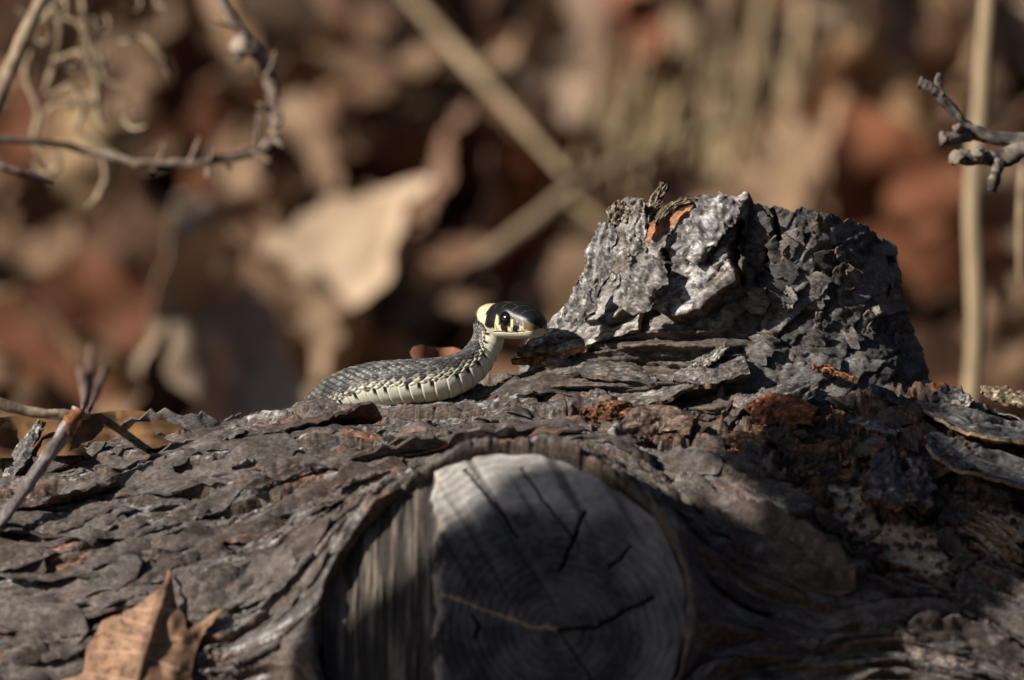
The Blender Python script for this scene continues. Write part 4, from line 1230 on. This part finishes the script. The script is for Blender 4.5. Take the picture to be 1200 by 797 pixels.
STRAW = (0.44, 0.33, 0.20); STRAWD = (0.27, 0.19, 0.115)
def gd(px, py, off): return (px, py, ground_d(px, py) - off)
straws = [
    ([gd(462, 386, 14), gd(600, 280, 17), gd(700, 206, 18), gd(862, 140, 18)], [0.30, 0.34, 0.30, 0.24], "thick pale straw lying diagonally from the snake's head up to the right"),
    ([gd(470, -15, 20), gd(540, 65, 21), gd(620, 155, 21), gd(665, 205, 20)], [0.22, 0.25, 0.22, 0.18], "straw running from the top middle down right to the thick pale straw"),
    ([gd(455, 110, 4), gd(560, 82, 4), gd(650, 70, 4)], [0.34, 0.34, 0.3], "short level straw crossing the diagonal one at the top middle"),
    ([gd(640, 190, 4), gd(720, 120, 4), gd(800, 40, 4), gd(830, -10, 4)], [0.16, 0.16, 0.14, 0.1], "thin straw rising right from the straw crossing"),
    ([gd(742, 210, 4), gd(775, 110, 5), gd(812, 20, 5), gd(822, -15, 5)], [0.14, 0.14, 0.12, 0.1], "thin olive grass stem left of the tall grass blades"),
    ([gd(868, 235, 5), gd(880, 130, 8), gd(892, 20, 9), gd(898, -20, 9)], [0.35, 0.34, 0.32, 0.3], "wide tan grass blade above the stump, left of its twin"),
    ([gd(918, 225, 5), gd(930, 120, 8), gd(940, 20, 9), gd(945, -20, 9)], [0.3, 0.3, 0.28, 0.25], "tan grass blade above the stump, right of its wide twin"),
    ([(1136, 490, 38), (1144, 370, 38), (1140, 240, 38), (1149, 120, 38.5), (1160, -30, 39)], [0.30, 0.33, 0.29, 0.27], "upright straw stem crossing behind the knobby twig"),
    ([(1197, 330, 26), (1196, 250, 26), (1200, 190, 27)], [0.14, 0.14, 0.12], "short thin straw at the right edge below the knobby twig"),
    ([gd(560, 175, 2), gd(640, 215, 2), gd(720, 270, 3)], [0.22, 0.2, 0.2], "dull straw crossing under the straw crossing"),
    ([gd(985, 120, 4), gd(1000, 60, 4), gd(1012, -10, 5)], [0.2, 0.2, 0.18], "dull grass stem above the stump, left of the broad pale leaf"),
]
for i in range(16):
    x0 = rng.uniform(650, 1010); y0 = 225 + rng.uniform(-40, 10); x1 = x0 + rng.uniform(-20, 60); y1 = rng.uniform(-10, 90)
    wv_ = rng.uniform(0.08, 0.16)
    stalk("fine_grass_stem", [gd(x0, y0, 8), gd((x0 + x1) / 2 + rng.uniform(-8, 8), (y0 + y1) / 2, 11), gd(x1, max(y1, 4), 12)], [wv_, wv_, wv_ * 0.5], (0.50, 0.38, 0.20), M_STRAW, None, 0.2, 1500 + i, 24, 7, 0.6, (0.30, 0.21, 0.11),
          label="hair-thin yellow grass stem in the blur above the branch stump", category="grass stem", group="hair-thin grass stems above the stump")
words = ["leftmost", "second", "third", "fourth", "fifth", "sixth", "seventh", "eighth", "rightmost"]
for i, (x0, y0, x1, y1, w_) in enumerate([(665, 200, 705, 60, .13), (690, 215, 760, 70, .15), (722, 190, 745, 40, .12), (765, 200, 830, 60, .14), (800, 190, 815, 30, .2), (842, 215, 850, 40, .16), (905, 225, 915, 60, .13), (955, 215, 985, 30, .16), (965, 225, 945, 80, .12)]):
    straws.append(([gd(x0, y0, 6), gd((x0 + x1) / 2 + 4, (y0 + y1) / 2, 9), gd(x1, y1, 10)], [w_ * 1.3, w_ * 1.4, w_], words[i] + " of the nine fine grass stems standing above the branch stump"))
for i, (p, r_, lab) in enumerate(straws):
    stalk("dry_straw", p, r_, STRAW if i not in (4, 9) else (0.28, 0.23, 0.12), M_STRAW, None, 0.12, 900 + i, 40, 10, 0.7, STRAWD if i != 7 else (0.36, 0.28, 0.17), label=lab, category="straw", group="dry straws and grass stems")

# thorny twig upper left
tw = empty("thorny_twig", at(0, 160, 18), label="thin pale twig with buds, bending up beneath the top left corner", category="twig")
TP = [(-30, 160, 17), (40, 166, 17.5), (110, 178, 18), (170, 192, 18), (235, 190, 18.5), (290, 180, 19), (318, 165, 19.5), (322, 120, 20), (308, 75, 20), (280, 35, 20), (250, -15, 20)]
stalk("stem", TP, [0.11, 0.12, 0.11, 0.13, 0.14, 0.15, 0.20, 0.22, 0.24, 0.17, 0.14], (0.34, 0.265, 0.205), M_TWIG, tw, 0.45, 930, 200, 12, 1, (0.15, 0.105, 0.085))
for i, (b, e_) in enumerate([((186, 190), (193, 166)), ((222, 190), (234, 160)), ((246, 188), (247, 172)), ((300, 172), (302, 132)), ((240, 192), (244, 210)), ((316, 160), (332, 172)), ((180, 192), (178, 204)), ((318, 130), (300, 120)),
                              ((312, 90), (322, 60)), ((300, 60), (270, 62)), ((278, 34), (248, 22)), ((296, 178), (318, 190)), ((262, 186), (272, 200)), ((320, 150), (330, 140))]):
    d_ = 18.4 + i * 0.05
    stalk("bud", [(b[0], b[1], d_), ((b[0] + e_[0]) / 2 + 1, (b[1] + e_[1]) / 2, d_ - 0.2), (e_[0], e_[1], d_ - 0.3)], [0.09, 0.06, 0.08, 0.03], (0.30, 0.22, 0.17), M_TWIG, tw, 0.7, 940 + i, 12, 8, 1, (0.22, 0.15, 0.11))
stalk("husk", [(285, 42, 19.6), (281, 55, 19.3), (279, 72, 19.4)], [0.10, 0.30, 0.30, 0.06], (0.42, 0.33, 0.26), M_TWIG, tw, 0.4, 960, 16, 10)

stalk("thin_twig", [(-20, 188, 12), (10, 197, 12), (40, 206, 12.3), (64, 213, 12.5)], [0.17, 0.15, 0.12, 0.06], (0.26, 0.18, 0.14), M_TWIG, None, 0.25, 970, 30, 8, 1, (0.14, 0.10, 0.08),
      label="short dark twig tip below the thorny twig at the left edge", category="twig")
stalk("dry_straw", [(-12, 140, 16), (12, 78, 17), (34, 32, 17.5), (56, -12, 18)], [0.2, 0.24, 0.24, 0.22], (0.40, 0.31, 0.20), M_STRAW, None, 0.2, 971, 30, 10, 1, (0.22, 0.15, 0.10),
      label="thick pale straw rising through the top left corner", category="straw")
tend = [
    [(60, -10, 26), (70, 40, 26), (62, 80, 27), (50, 110, 27)], [(95, -10, 28), (100, 40, 27), (112, 85, 27), (108, 120, 28), (60, 125, 28), (48, 160, 28)],
    [(60, 70, 26), (95, 62, 25), (112, 90, 25), (116, 140, 25), (136, 160, 25)], [(56, 112, 26), (85, 100, 26), (96, 130, 26), (90, 150, 26), (106, 165, 26), (140, 182, 26)],
    [(140, 50, 27), (168, 46, 27), (190, 70, 27), (198, 92, 27)], [(118, 178, 26), (124, 205, 26), (114, 232, 26), (100, 244, 26)], [(75, 20, 27), (95, 30, 27), (104, 55, 27), (90, 82, 27), (70, 72, 27)],
    [(20, 10, 27), (45, 25, 27), (60, 10, 27), (80, -10, 27)], [(110, 20, 28), (118, 70, 28), (124, 95, 28), (150, 100, 28)], [(36, 60, 27), (30, 90, 27), (45, 130, 27), (40, 165, 27), (60, 205, 27)],
    [(66, 175, 27), (68, 195, 27), (50, 205, 27), (38, 190, 27)], [(180, -10, 28), (186, 6, 28), (200, 10, 28)]]
for _k in range(9):
    cx_, cy_ = rng.uniform(40, 170), rng.uniform(-5, 150); a0_ = rng.uniform(0, 6.28); r0_ = rng.uniform(10, 30); sp_ = rng.choice([-1, 1])
    tend.append([(cx_ + r0_ * (1 - 0.14 * j) * math.cos(a0_ + sp_ * j * 0.75), cy_ + 1.2 * r0_ * (1 - 0.14 * j) * math.sin(a0_ + sp_ * j * 0.75), 24 + 0.6 * j) for j in range(6)])
tlab = ["straight curling tip near the top left straw", "long one with a hook left of the others", "one arching to the thorny twig", "zigzag one ending on the thorny twig", "arched one furthest right", "lowest one hooking down below the thorny twig", "tight loop near the top",
        "one dangling into the top left corner", "one behind the tight loop", "wavy one at the left by the upright leaf", "small ring below the thorny twig", "tiny hook at the top edge"]
for i, p in enumerate(tend):
    stalk("dry_tendril", p, [0.06, 0.10, 0.12, 0.10, 0.03] if i < 12 else [0.04, 0.07, 0.06, 0.03], (0.42, 0.32, 0.20), M_STRAW, None, 0.35, 980 + i, 40, 8, 0.6, (0.22, 0.16, 0.11), label=("pale dry curled tendril: " + tlab[i]) if i < len(tlab) else "hair-thin dry curl among the tendrils at top left", category="tendril", group="curled dry tendrils at top left")

# forked twig lying over the left end of the log
ft = empty("forked_twig", at(30, 540, -5), label="grey forked twig with rusty joint leaning on the log's left end", category="twig")
stalk("main_stem", [(-25, 640, -6.2), (0, 612, -6.0), (30, 572, -5.6), (60, 530, -5.1), (84, 493, -4.6), (92, 480, -4.5)], [0.17, 0.17, 0.19, 0.21, 0.20, 0.17], (0.36, 0.33, 0.33), M_TWIG, ft, 0.3, 1001, 70, 14, 1, (0.15, 0.12, 0.11))
stalk("rusty_joint", [(74, 509, -4.80), (82, 496, -4.66), (92, 480, -4.5)], [0.21, 0.235, 0.20], (0.30, 0.13, 0.06), M_TWIG, ft, 0.3, 1002, 20, 14, 1, (0.22, 0.10, 0.05))
stalk("side_stem", [(-25, 464, -5.6), (10, 476, -5.2), (45, 484, -4.9), (75, 486, -4.6), (105, 487, -4.4)], [0.15, 0.16, 0.15, 0.16, 0.10], (0.42, 0.34, 0.23), M_TWIG, ft, 0.2, 1003, 50, 12, 1, (0.26, 0.19, 0.13))
for i, p in enumerate([[(96, 484, -4.4), (98, 474, 6), (99, 458, 14), (95, 432, 20)], [(100, 484, -4.3), (103, 474, 8), (105, 450, 18), (108, 404, 26)], [(102, 484, -4.3), (107, 474, 8), (114, 456, 16), (124, 430, 22)]]):
    stalk("offshoot", p, [0.05, 0.10, 0.16, 0.12], (0.24, 0.165, 0.13), M_TWIG, ft, 0.3, 1010 + i, 24, 8, 1, (0.16, 0.10, 0.08))
under(strip("bark_plate", [(6, 566, -3.0), (24, 532, -1.6), (46, 494, -0.8)], 0.36, (-0.5, 0.4, -0.8), 0.14, 0.25, 1020, (0.27, 0.245, 0.23), BROWNB, None, (0.9, 1, 0.8, 0.3), rough=0.25, relief_=0.08), log)

# knobby twig at the right
kt = empty("knobby_twig", at(1200, 180, 5), label="dark knobby lichen-spotted twig reaching in from the right edge", category="twig")
DK = (0.075, 0.064, 0.062); LI = (0.25, 0.21, 0.165)
stalk("upper_branch", [(1235, 172, 5), (1195, 166, 5), (1160, 160, 5), (1135, 150, 5), (1118, 132, 4.8), (1103, 114, 4.7), (1099, 100, 4.7), (1101, 86, 4.6)], [0.22, 0.22, 0.23, 0.22, 0.17, 0.17, 0.12, 0.12, 0.08], DK, M_TWIG, kt, 0.4, 1030, 60, 14, 1, LI)
stalk("lower_branch", [(1235, 165, 4.6), (1205, 172, 4.5), (1180, 184, 4.4), (1150, 186, 4.3), (1124, 184, 4.2)], [0.22, 0.24, 0.25, 0.22, 0.2], DK, M_TWIG, kt, 0.4, 1031, 44, 14, 1, LI)
for i, (p, r_) in enumerate([([(1104, 112, 4.7), (1090, 103, 4.6), (1076, 98, 4.6)], [0.14, 0.12, 0.17]), ([(1136, 158, 4.9), (1118, 162, 4.6), (1103, 161, 4.4)], [0.2, 0.2, 0.22]), ([(1172, 188, 4.2), (1168, 206, 4.0), (1163, 224, 4.0)], [0.2, 0.18, 0.2, 0.14]),
                             ([(1126, 184, 4.2), (1121, 184, 4.0), (1119, 183, 3.9)], [0.24, 0.26, 0.16]), ([(1148, 184, 4.2), (1146, 178, 3.9), (1145, 175, 3.8)], [0.16, 0.18, 0.1]), ([(1124, 150, 4.7), (1121, 150, 4.4), (1119, 151, 4.3)], [0.12, 0.12, 0.06])]):
    stalk("knob", p, r_, DK if i < 3 else LI, M_TWIG, kt, 0.6, 1040 + i, 14, 12, 1, LI)

# ---------------------------------------------------------------- leaves on the log
def outline_leaf(name, pix, dfun, vein_pts, tint, label, spacing=6, seed=0, on_log=False):
    v2, tri = fill_outline(np.array(pix, float)[::-1], spacing)
    d = dfun(v2[:, 0], v2[:, 1])
    if on_log:
        d = np.minimum(d, np.array([sdep(a, min(b, 800)) for a, b in v2]) - 0.35)
    k = S * (D + d) / D
    P3 = W((v2[:, 0] - 600) * k, (398.5 - v2[:, 1]) * k, d)
    c = np.ones((len(v2), 3)) * np.array(tint)
    c = c * (1 + 0.32 * fbm(v2[:, 0] * 0.025, v2[:, 1] * 0.025, 4, seed))[:, None]
    c = mix(c, np.array(tint) * 0.55, 0.7 * sst(0.2, 0.6, fbm(v2[:, 0] * 0.06, v2[:, 1] * 0.06, 3, seed + 1)))
    g1, g2, *_ = worley(v2[:, 0] * 0.11, v2[:, 1] * 0.11, seed + 3)
    c = c * (0.9 + 0.28 * sst(0.16, 0.02, g2 - g1))[:, None]
    c = mix(c, np.array(tint) * 0.3, 0.7 * sst(0.42, 0.55, fbm(v2[:, 0] * 0.10, v2[:, 1] * 0.10, 3, seed + 4)))
    for vp in vein_pts:
        c = mix(c, np.array(tint) * np.array([1.5, 1.6, 1.7]), 0.7 * sst(2.4, 0.8, line_dist(v2[:, 0], v2[:, 1], vp)))
    me = thick_mesh(name, P3, tri, 0.03, np.clip(c, 0.02, 0.8))
    o = put(name, me, M_LEAF, label=label, category="leaf")
    o.color = (1, 1, 1, 1)
    return o

def smooth_outline(p, per=6):
    p = np.asarray(p, float)
    q = np.vstack([p, p[:1]])
    out = []
    c = catmull(np.vstack([p[-1:], q, p[1:2]]), (len(q) + 1) * per + 1)
    c = c[per:-per - 1]
    return c + np.stack([1.2 * pn(np.arange(len(c)) * 0.5, np.zeros(len(c)), 5), 1.2 * pn(np.arange(len(c)) * 0.5, np.ones(len(c)), 6)], -1)

LP = smooth_outline([(198, 668), (190, 686), (172, 702), (158, 712), (146, 717), (132, 722), (122, 727), (112, 744), (101, 764), (97, 790), (70, 800), (84, 825), (110, 850), (138, 880), (165, 862), (205, 850), (232, 830), (224, 797), (229, 765), (238, 744), (252, 726), (263, 712),
                     (244, 722), (230, 732), (219, 738), (216, 724), (208, 710), (203, 690)], 4)
def leaf_d(px, py):
    base = -8.3 - (py - 668) * 0.0165
    off = px - (198 - (py - 668) * 0.33)
    b = base + 0.7 * np.exp(-((py - 668) / 20) ** 2) + 0.00012 * off ** 2
    b = b + 0.22 * fbm(px * 0.02, py * 0.02, 3, 1101) - 0.5 * sst(228, 262, px)
    b = b + 0.9 * sst(8, -22, (px - 112) * 0.5 + (py - 735) * 0.6)      # edge rolled back on the left
    return b - 0.25 * sst(14, 3, np.abs(off)) 
outline_leaf("maple_leaf", LP, leaf_d, [[(198, 672), (176, 745), (150, 830), (138, 880)], [(172, 752), (215, 748), (258, 716)], [(168, 770), (128, 738)], [(160, 800), (105, 790)], [(184, 715), (160, 714)], [(186, 712), (206, 716)], [(170, 770), (222, 790)], [(180, 735), (140, 724)], [(176, 752), (128, 742)], [(172, 765), (112, 764)], [(195, 745), (228, 752)]], (0.38, 0.225, 0.14),
             "pointed light brown dry leaf standing in front of the log, bottom left", 2.5, 1102)
# orange leaf rolled up behind the log's left end
OL = smooth_outline([(-30, 500), (20, 488), (70, 492), (120, 484), (160, 482), (196, 492), (216, 506), (205, 520), (150, 530), (60, 535), (-30, 535)], 5)
outline_leaf("curled_leaf", OL, lambda px, py: 3.2 + 0.012 * (py - 480) * -8 + 1.1 * np.sin(px * 0.06) + 0.9 * fbm(px * 0.03, py * 0.03, 3, 1110), [[(-30, 510), (100, 505), (214, 507)]], (0.22, 0.115, 0.05), "curled orange brown leaf tucked behind the log's left end", 7, 1111)
outline_leaf("leaf_scrap", smooth_outline([(482, 410), (492, 404), (510, 407), (536, 408), (545, 416), (530, 428), (500, 430), (484, 422)], 4), lambda px, py: 2.6 + 0.2 * np.sin(px * 0.1), [], (0.34, 0.16, 0.085), "small rusty leaf scrap just behind the snake's back", 5, 1112)
outline_leaf("leaf_scrap", smooth_outline([(-20, 770), (8, 768), (14, 782), (20, 810), (-20, 815)], 4), lambda px, py: -8.6 + 0 * px, [], (0.32, 0.17, 0.10), "scrap of brown leaf in the bottom left corner", 5, 1113)

# ---------------------------------------------------------------- off to the left, an added unseen tree shaped to shade the log
SUN_N = np.array(SUN_DIR)
SUN_A = np.cross(SUN_N, (0, 0, 1)); SUN_A /= np.linalg.norm(SUN_A)      # level, across the light
if SUN_A[0] < 0: SUN_A = -SUN_A
SUN_B = np.cross(SUN_A, SUN_N)
if SUN_B[2] < 0: SUN_B = -SUN_B

def limb(name, pts, rad, seed, parent, top_rough=0.0):
    c = catmull(pts, 120)
    n, m = 120, 64
    s_ = np.linspace(0, 1, n)
    r = np.interp(s_, np.linspace(0, 1, len(rad)), rad)
    t = np.gradient(c, axis=0); t /= np.linalg.norm(t, axis=1, keepdims=True)
    a = np.cross(t, (0.31, 0.9, 0.2)); a /= np.linalg.norm(a, axis=1, keepdims=True)
    b = np.cross(a, t)
    p = np.linspace(0, 2 * math.pi, m, endpoint=False)
    Sg, Pg = np.meshgrid(s_, p, indexing='ij')
    L_ = np.linalg.norm(np.diff(c, axis=0), axis=1).sum()
    hb_, cb_ = bark(Sg * L_, Pg * 2.0, seed, 3, 1.0)
    rr_ = r[:, None] + 0.5 * hb_ * sst(1.0, 0.9, Sg)
    V_ = c[:, None] + rr_[..., None] * (np.cos(Pg)[..., None] * a[:, None] + np.sin(Pg)[..., None] * b[:, None])
    V_[-6:] += t[-6:, None] * (top_rough * fbm(Pg[-6:] * 1.3, Sg[-6:] * 0, 3, seed))[..., None]
    v_ = np.vstack([V_.reshape(-1, 3), c[:1], c[-1:] - t[-1:] * 0.3])
    i = np.arange(m); j = (i + 1) % m
    t1 = np.stack([i + (n - 1) * m, j + (n - 1) * m, np.full(m, n * m + 1)], -1)
    under(put(name, mesh_from(name, v_, [grid_faces(n, m, wrap_m=True), t1], np.vstack([cb_.reshape(-1, 3), [[0.2, 0.15, 0.1], [0.28, 0.21, 0.14]]])), M_BARK), parent)

def sunpt(a, b, t): return a * SUN_A + b * SUN_B + t * SUN_N
def drop(p):
    """the same place on the ground below"""
    return np.array([p[0], p[1], GROUND_Z - 3])
tr0 = sunpt(12.9, 2, 62)
tree = empty("shade_tree", (tr0[0], tr0[1], GROUND_Z), label="small bare tree with broken limbs, added unseen at left to shade the log", category="tree")
g0 = drop(tr0)
limb("trunk", [g0, 0.6 * g0 + 0.4 * tr0, tr0, tr0 + np.array([0.5, 0.3, 9]), tr0 + np.array([0.0, 0.5, 22])], [2.4, 1.7, 1.6, 1.5, 1.2], 1301, tree, 0.5)
limb("broken_limb", [sunpt(13.0, 0.4, 62), sunpt(11.2, 1.5, 62.5), sunpt(9.2, 1.9, 63), sunpt(7.8, 3.2, 64), sunpt(7.0, 5.6, 65)], [1.7, 1.9, 2.0, 1.7, 0.9], 1302, tree, 0.6)
fk = sunpt(11.5, -5.9, 60)
limb("broken_fork", [drop(fk) + (tr0 - fk) * np.array([0.5, 0.5, 0]), 0.5 * (drop(fk) + fk), fk, fk + np.array([0.1, 0.1, 1.2]), fk + np.array([0.25, 0.2, 2.3])], [2.6, 2.8, 2.8, 2.5, 1.6], 1303, tree, 0.5)

# ---------------------------------------------------------------- dark spruces added round the log, unseen; they keep the low sky off it
M_NEEDLE = material("spruce_needles", 0.7, ((8, 0.3),), (), spec=0.2)
def spruce_meshes(seed):
    r = np.random.default_rng(seed)
    H, RB = 900.0, 190.0
    vs, fs_, cs = [], [], []
    n = 0
    for _ in range(4200):
        t = r.random() ** 0.75
        z = 30 + (H - 30) * t
        rad = RB * (1 - t) ** 0.85 * r.uniform(0.45, 1.05) + 6
        a = r.uniform(0, 6.283)
        c = np.array([rad * math.cos(a), rad * math.sin(a), z - 0.25 * rad])
        d1 = np.array([math.cos(a), math.sin(a), -0.45]) * r.uniform(22, 42)
        d2 = np.array([-math.sin(a), math.cos(a), r.uniform(-0.4, 0.4)]) * r.uniform(10, 20)
        vs += [c - d1 * 0.5, c + d2, c + d1, c - d2 + np.array([0, 0, -4.0])]
        fs_ += [(n, n + 1, n + 2), (n, n + 2, n + 3)]; n += 4
        cs += [np.array([0.030, 0.042, 0.020]) * r.uniform(0.6, 1.2)] * 4
    crown = mesh_from("crown", np.array(vs), np.array(fs_), np.array(cs), False)
    zz = np.linspace(-10, H * 0.97, 30); p = np.linspace(0, 6.283, 14, endpoint=False)
    Z, Pg = np.meshgrid(zz, p, indexing='ij')
    rt = 16 * (1 - (Z + 10) / H * 0.97) + 1.0 + 0.8 * fbm(Pg * 1.5, Z * 0.02, 3, seed)
    trunk = mesh_from("trunk", np.stack([rt * np.cos(Pg), rt * np.sin(Pg), Z], -1).reshape(-1, 3), grid_faces(30, 14, wrap_m=True)[:, ::-1], np.tile([[0.09, 0.065, 0.05]], (30 * 14, 1)))
    crown.materials.append(M_NEEDLE); trunk.materials.append(M_TWIG)
    return trunk, crown
tm_, cm_ = spruce_meshes(5)
sun_az = math.atan2(SUN_DIR.y, SUN_DIR.x)
kk_ = 0
for ring, (rad, cnt) in enumerate([(620, 12)]):
    for i in range(cnt):
        az = 6.283 * (i + 0.5 * ring) / cnt + 0.13
        x, y = rad * math.cos(az), rad * math.sin(az) - 30
        hx, hy = math.cos(sun_az), math.sin(sun_az)
        if any((x * hx + (y - y0) * hy) > 0 and abs(x * hy - (y - y0) * hx) < 215 for y0 in (-20, 60, 140, 220)): continue   # the sun comes in here
        root = empty("sky_block_spruce", (x, y, float(ground_z(np.array(x), np.array(y)))), label="unseen dark spruce added round the log to block low sky", category="tree", group="added spruces blocking low sky")
        root.rotation_euler = (0, 0, az * 3)
        sc = 0.9 + 0.2 * ((i * 37) % 10) / 10
        root.scale = (sc, sc, sc)
        for nm, me in (("trunk", tm_), ("crown", cm_)):
            o = bpy.data.objects.new(nm, me); col.objects.link(o); o.parent = root
        kk_ += 1
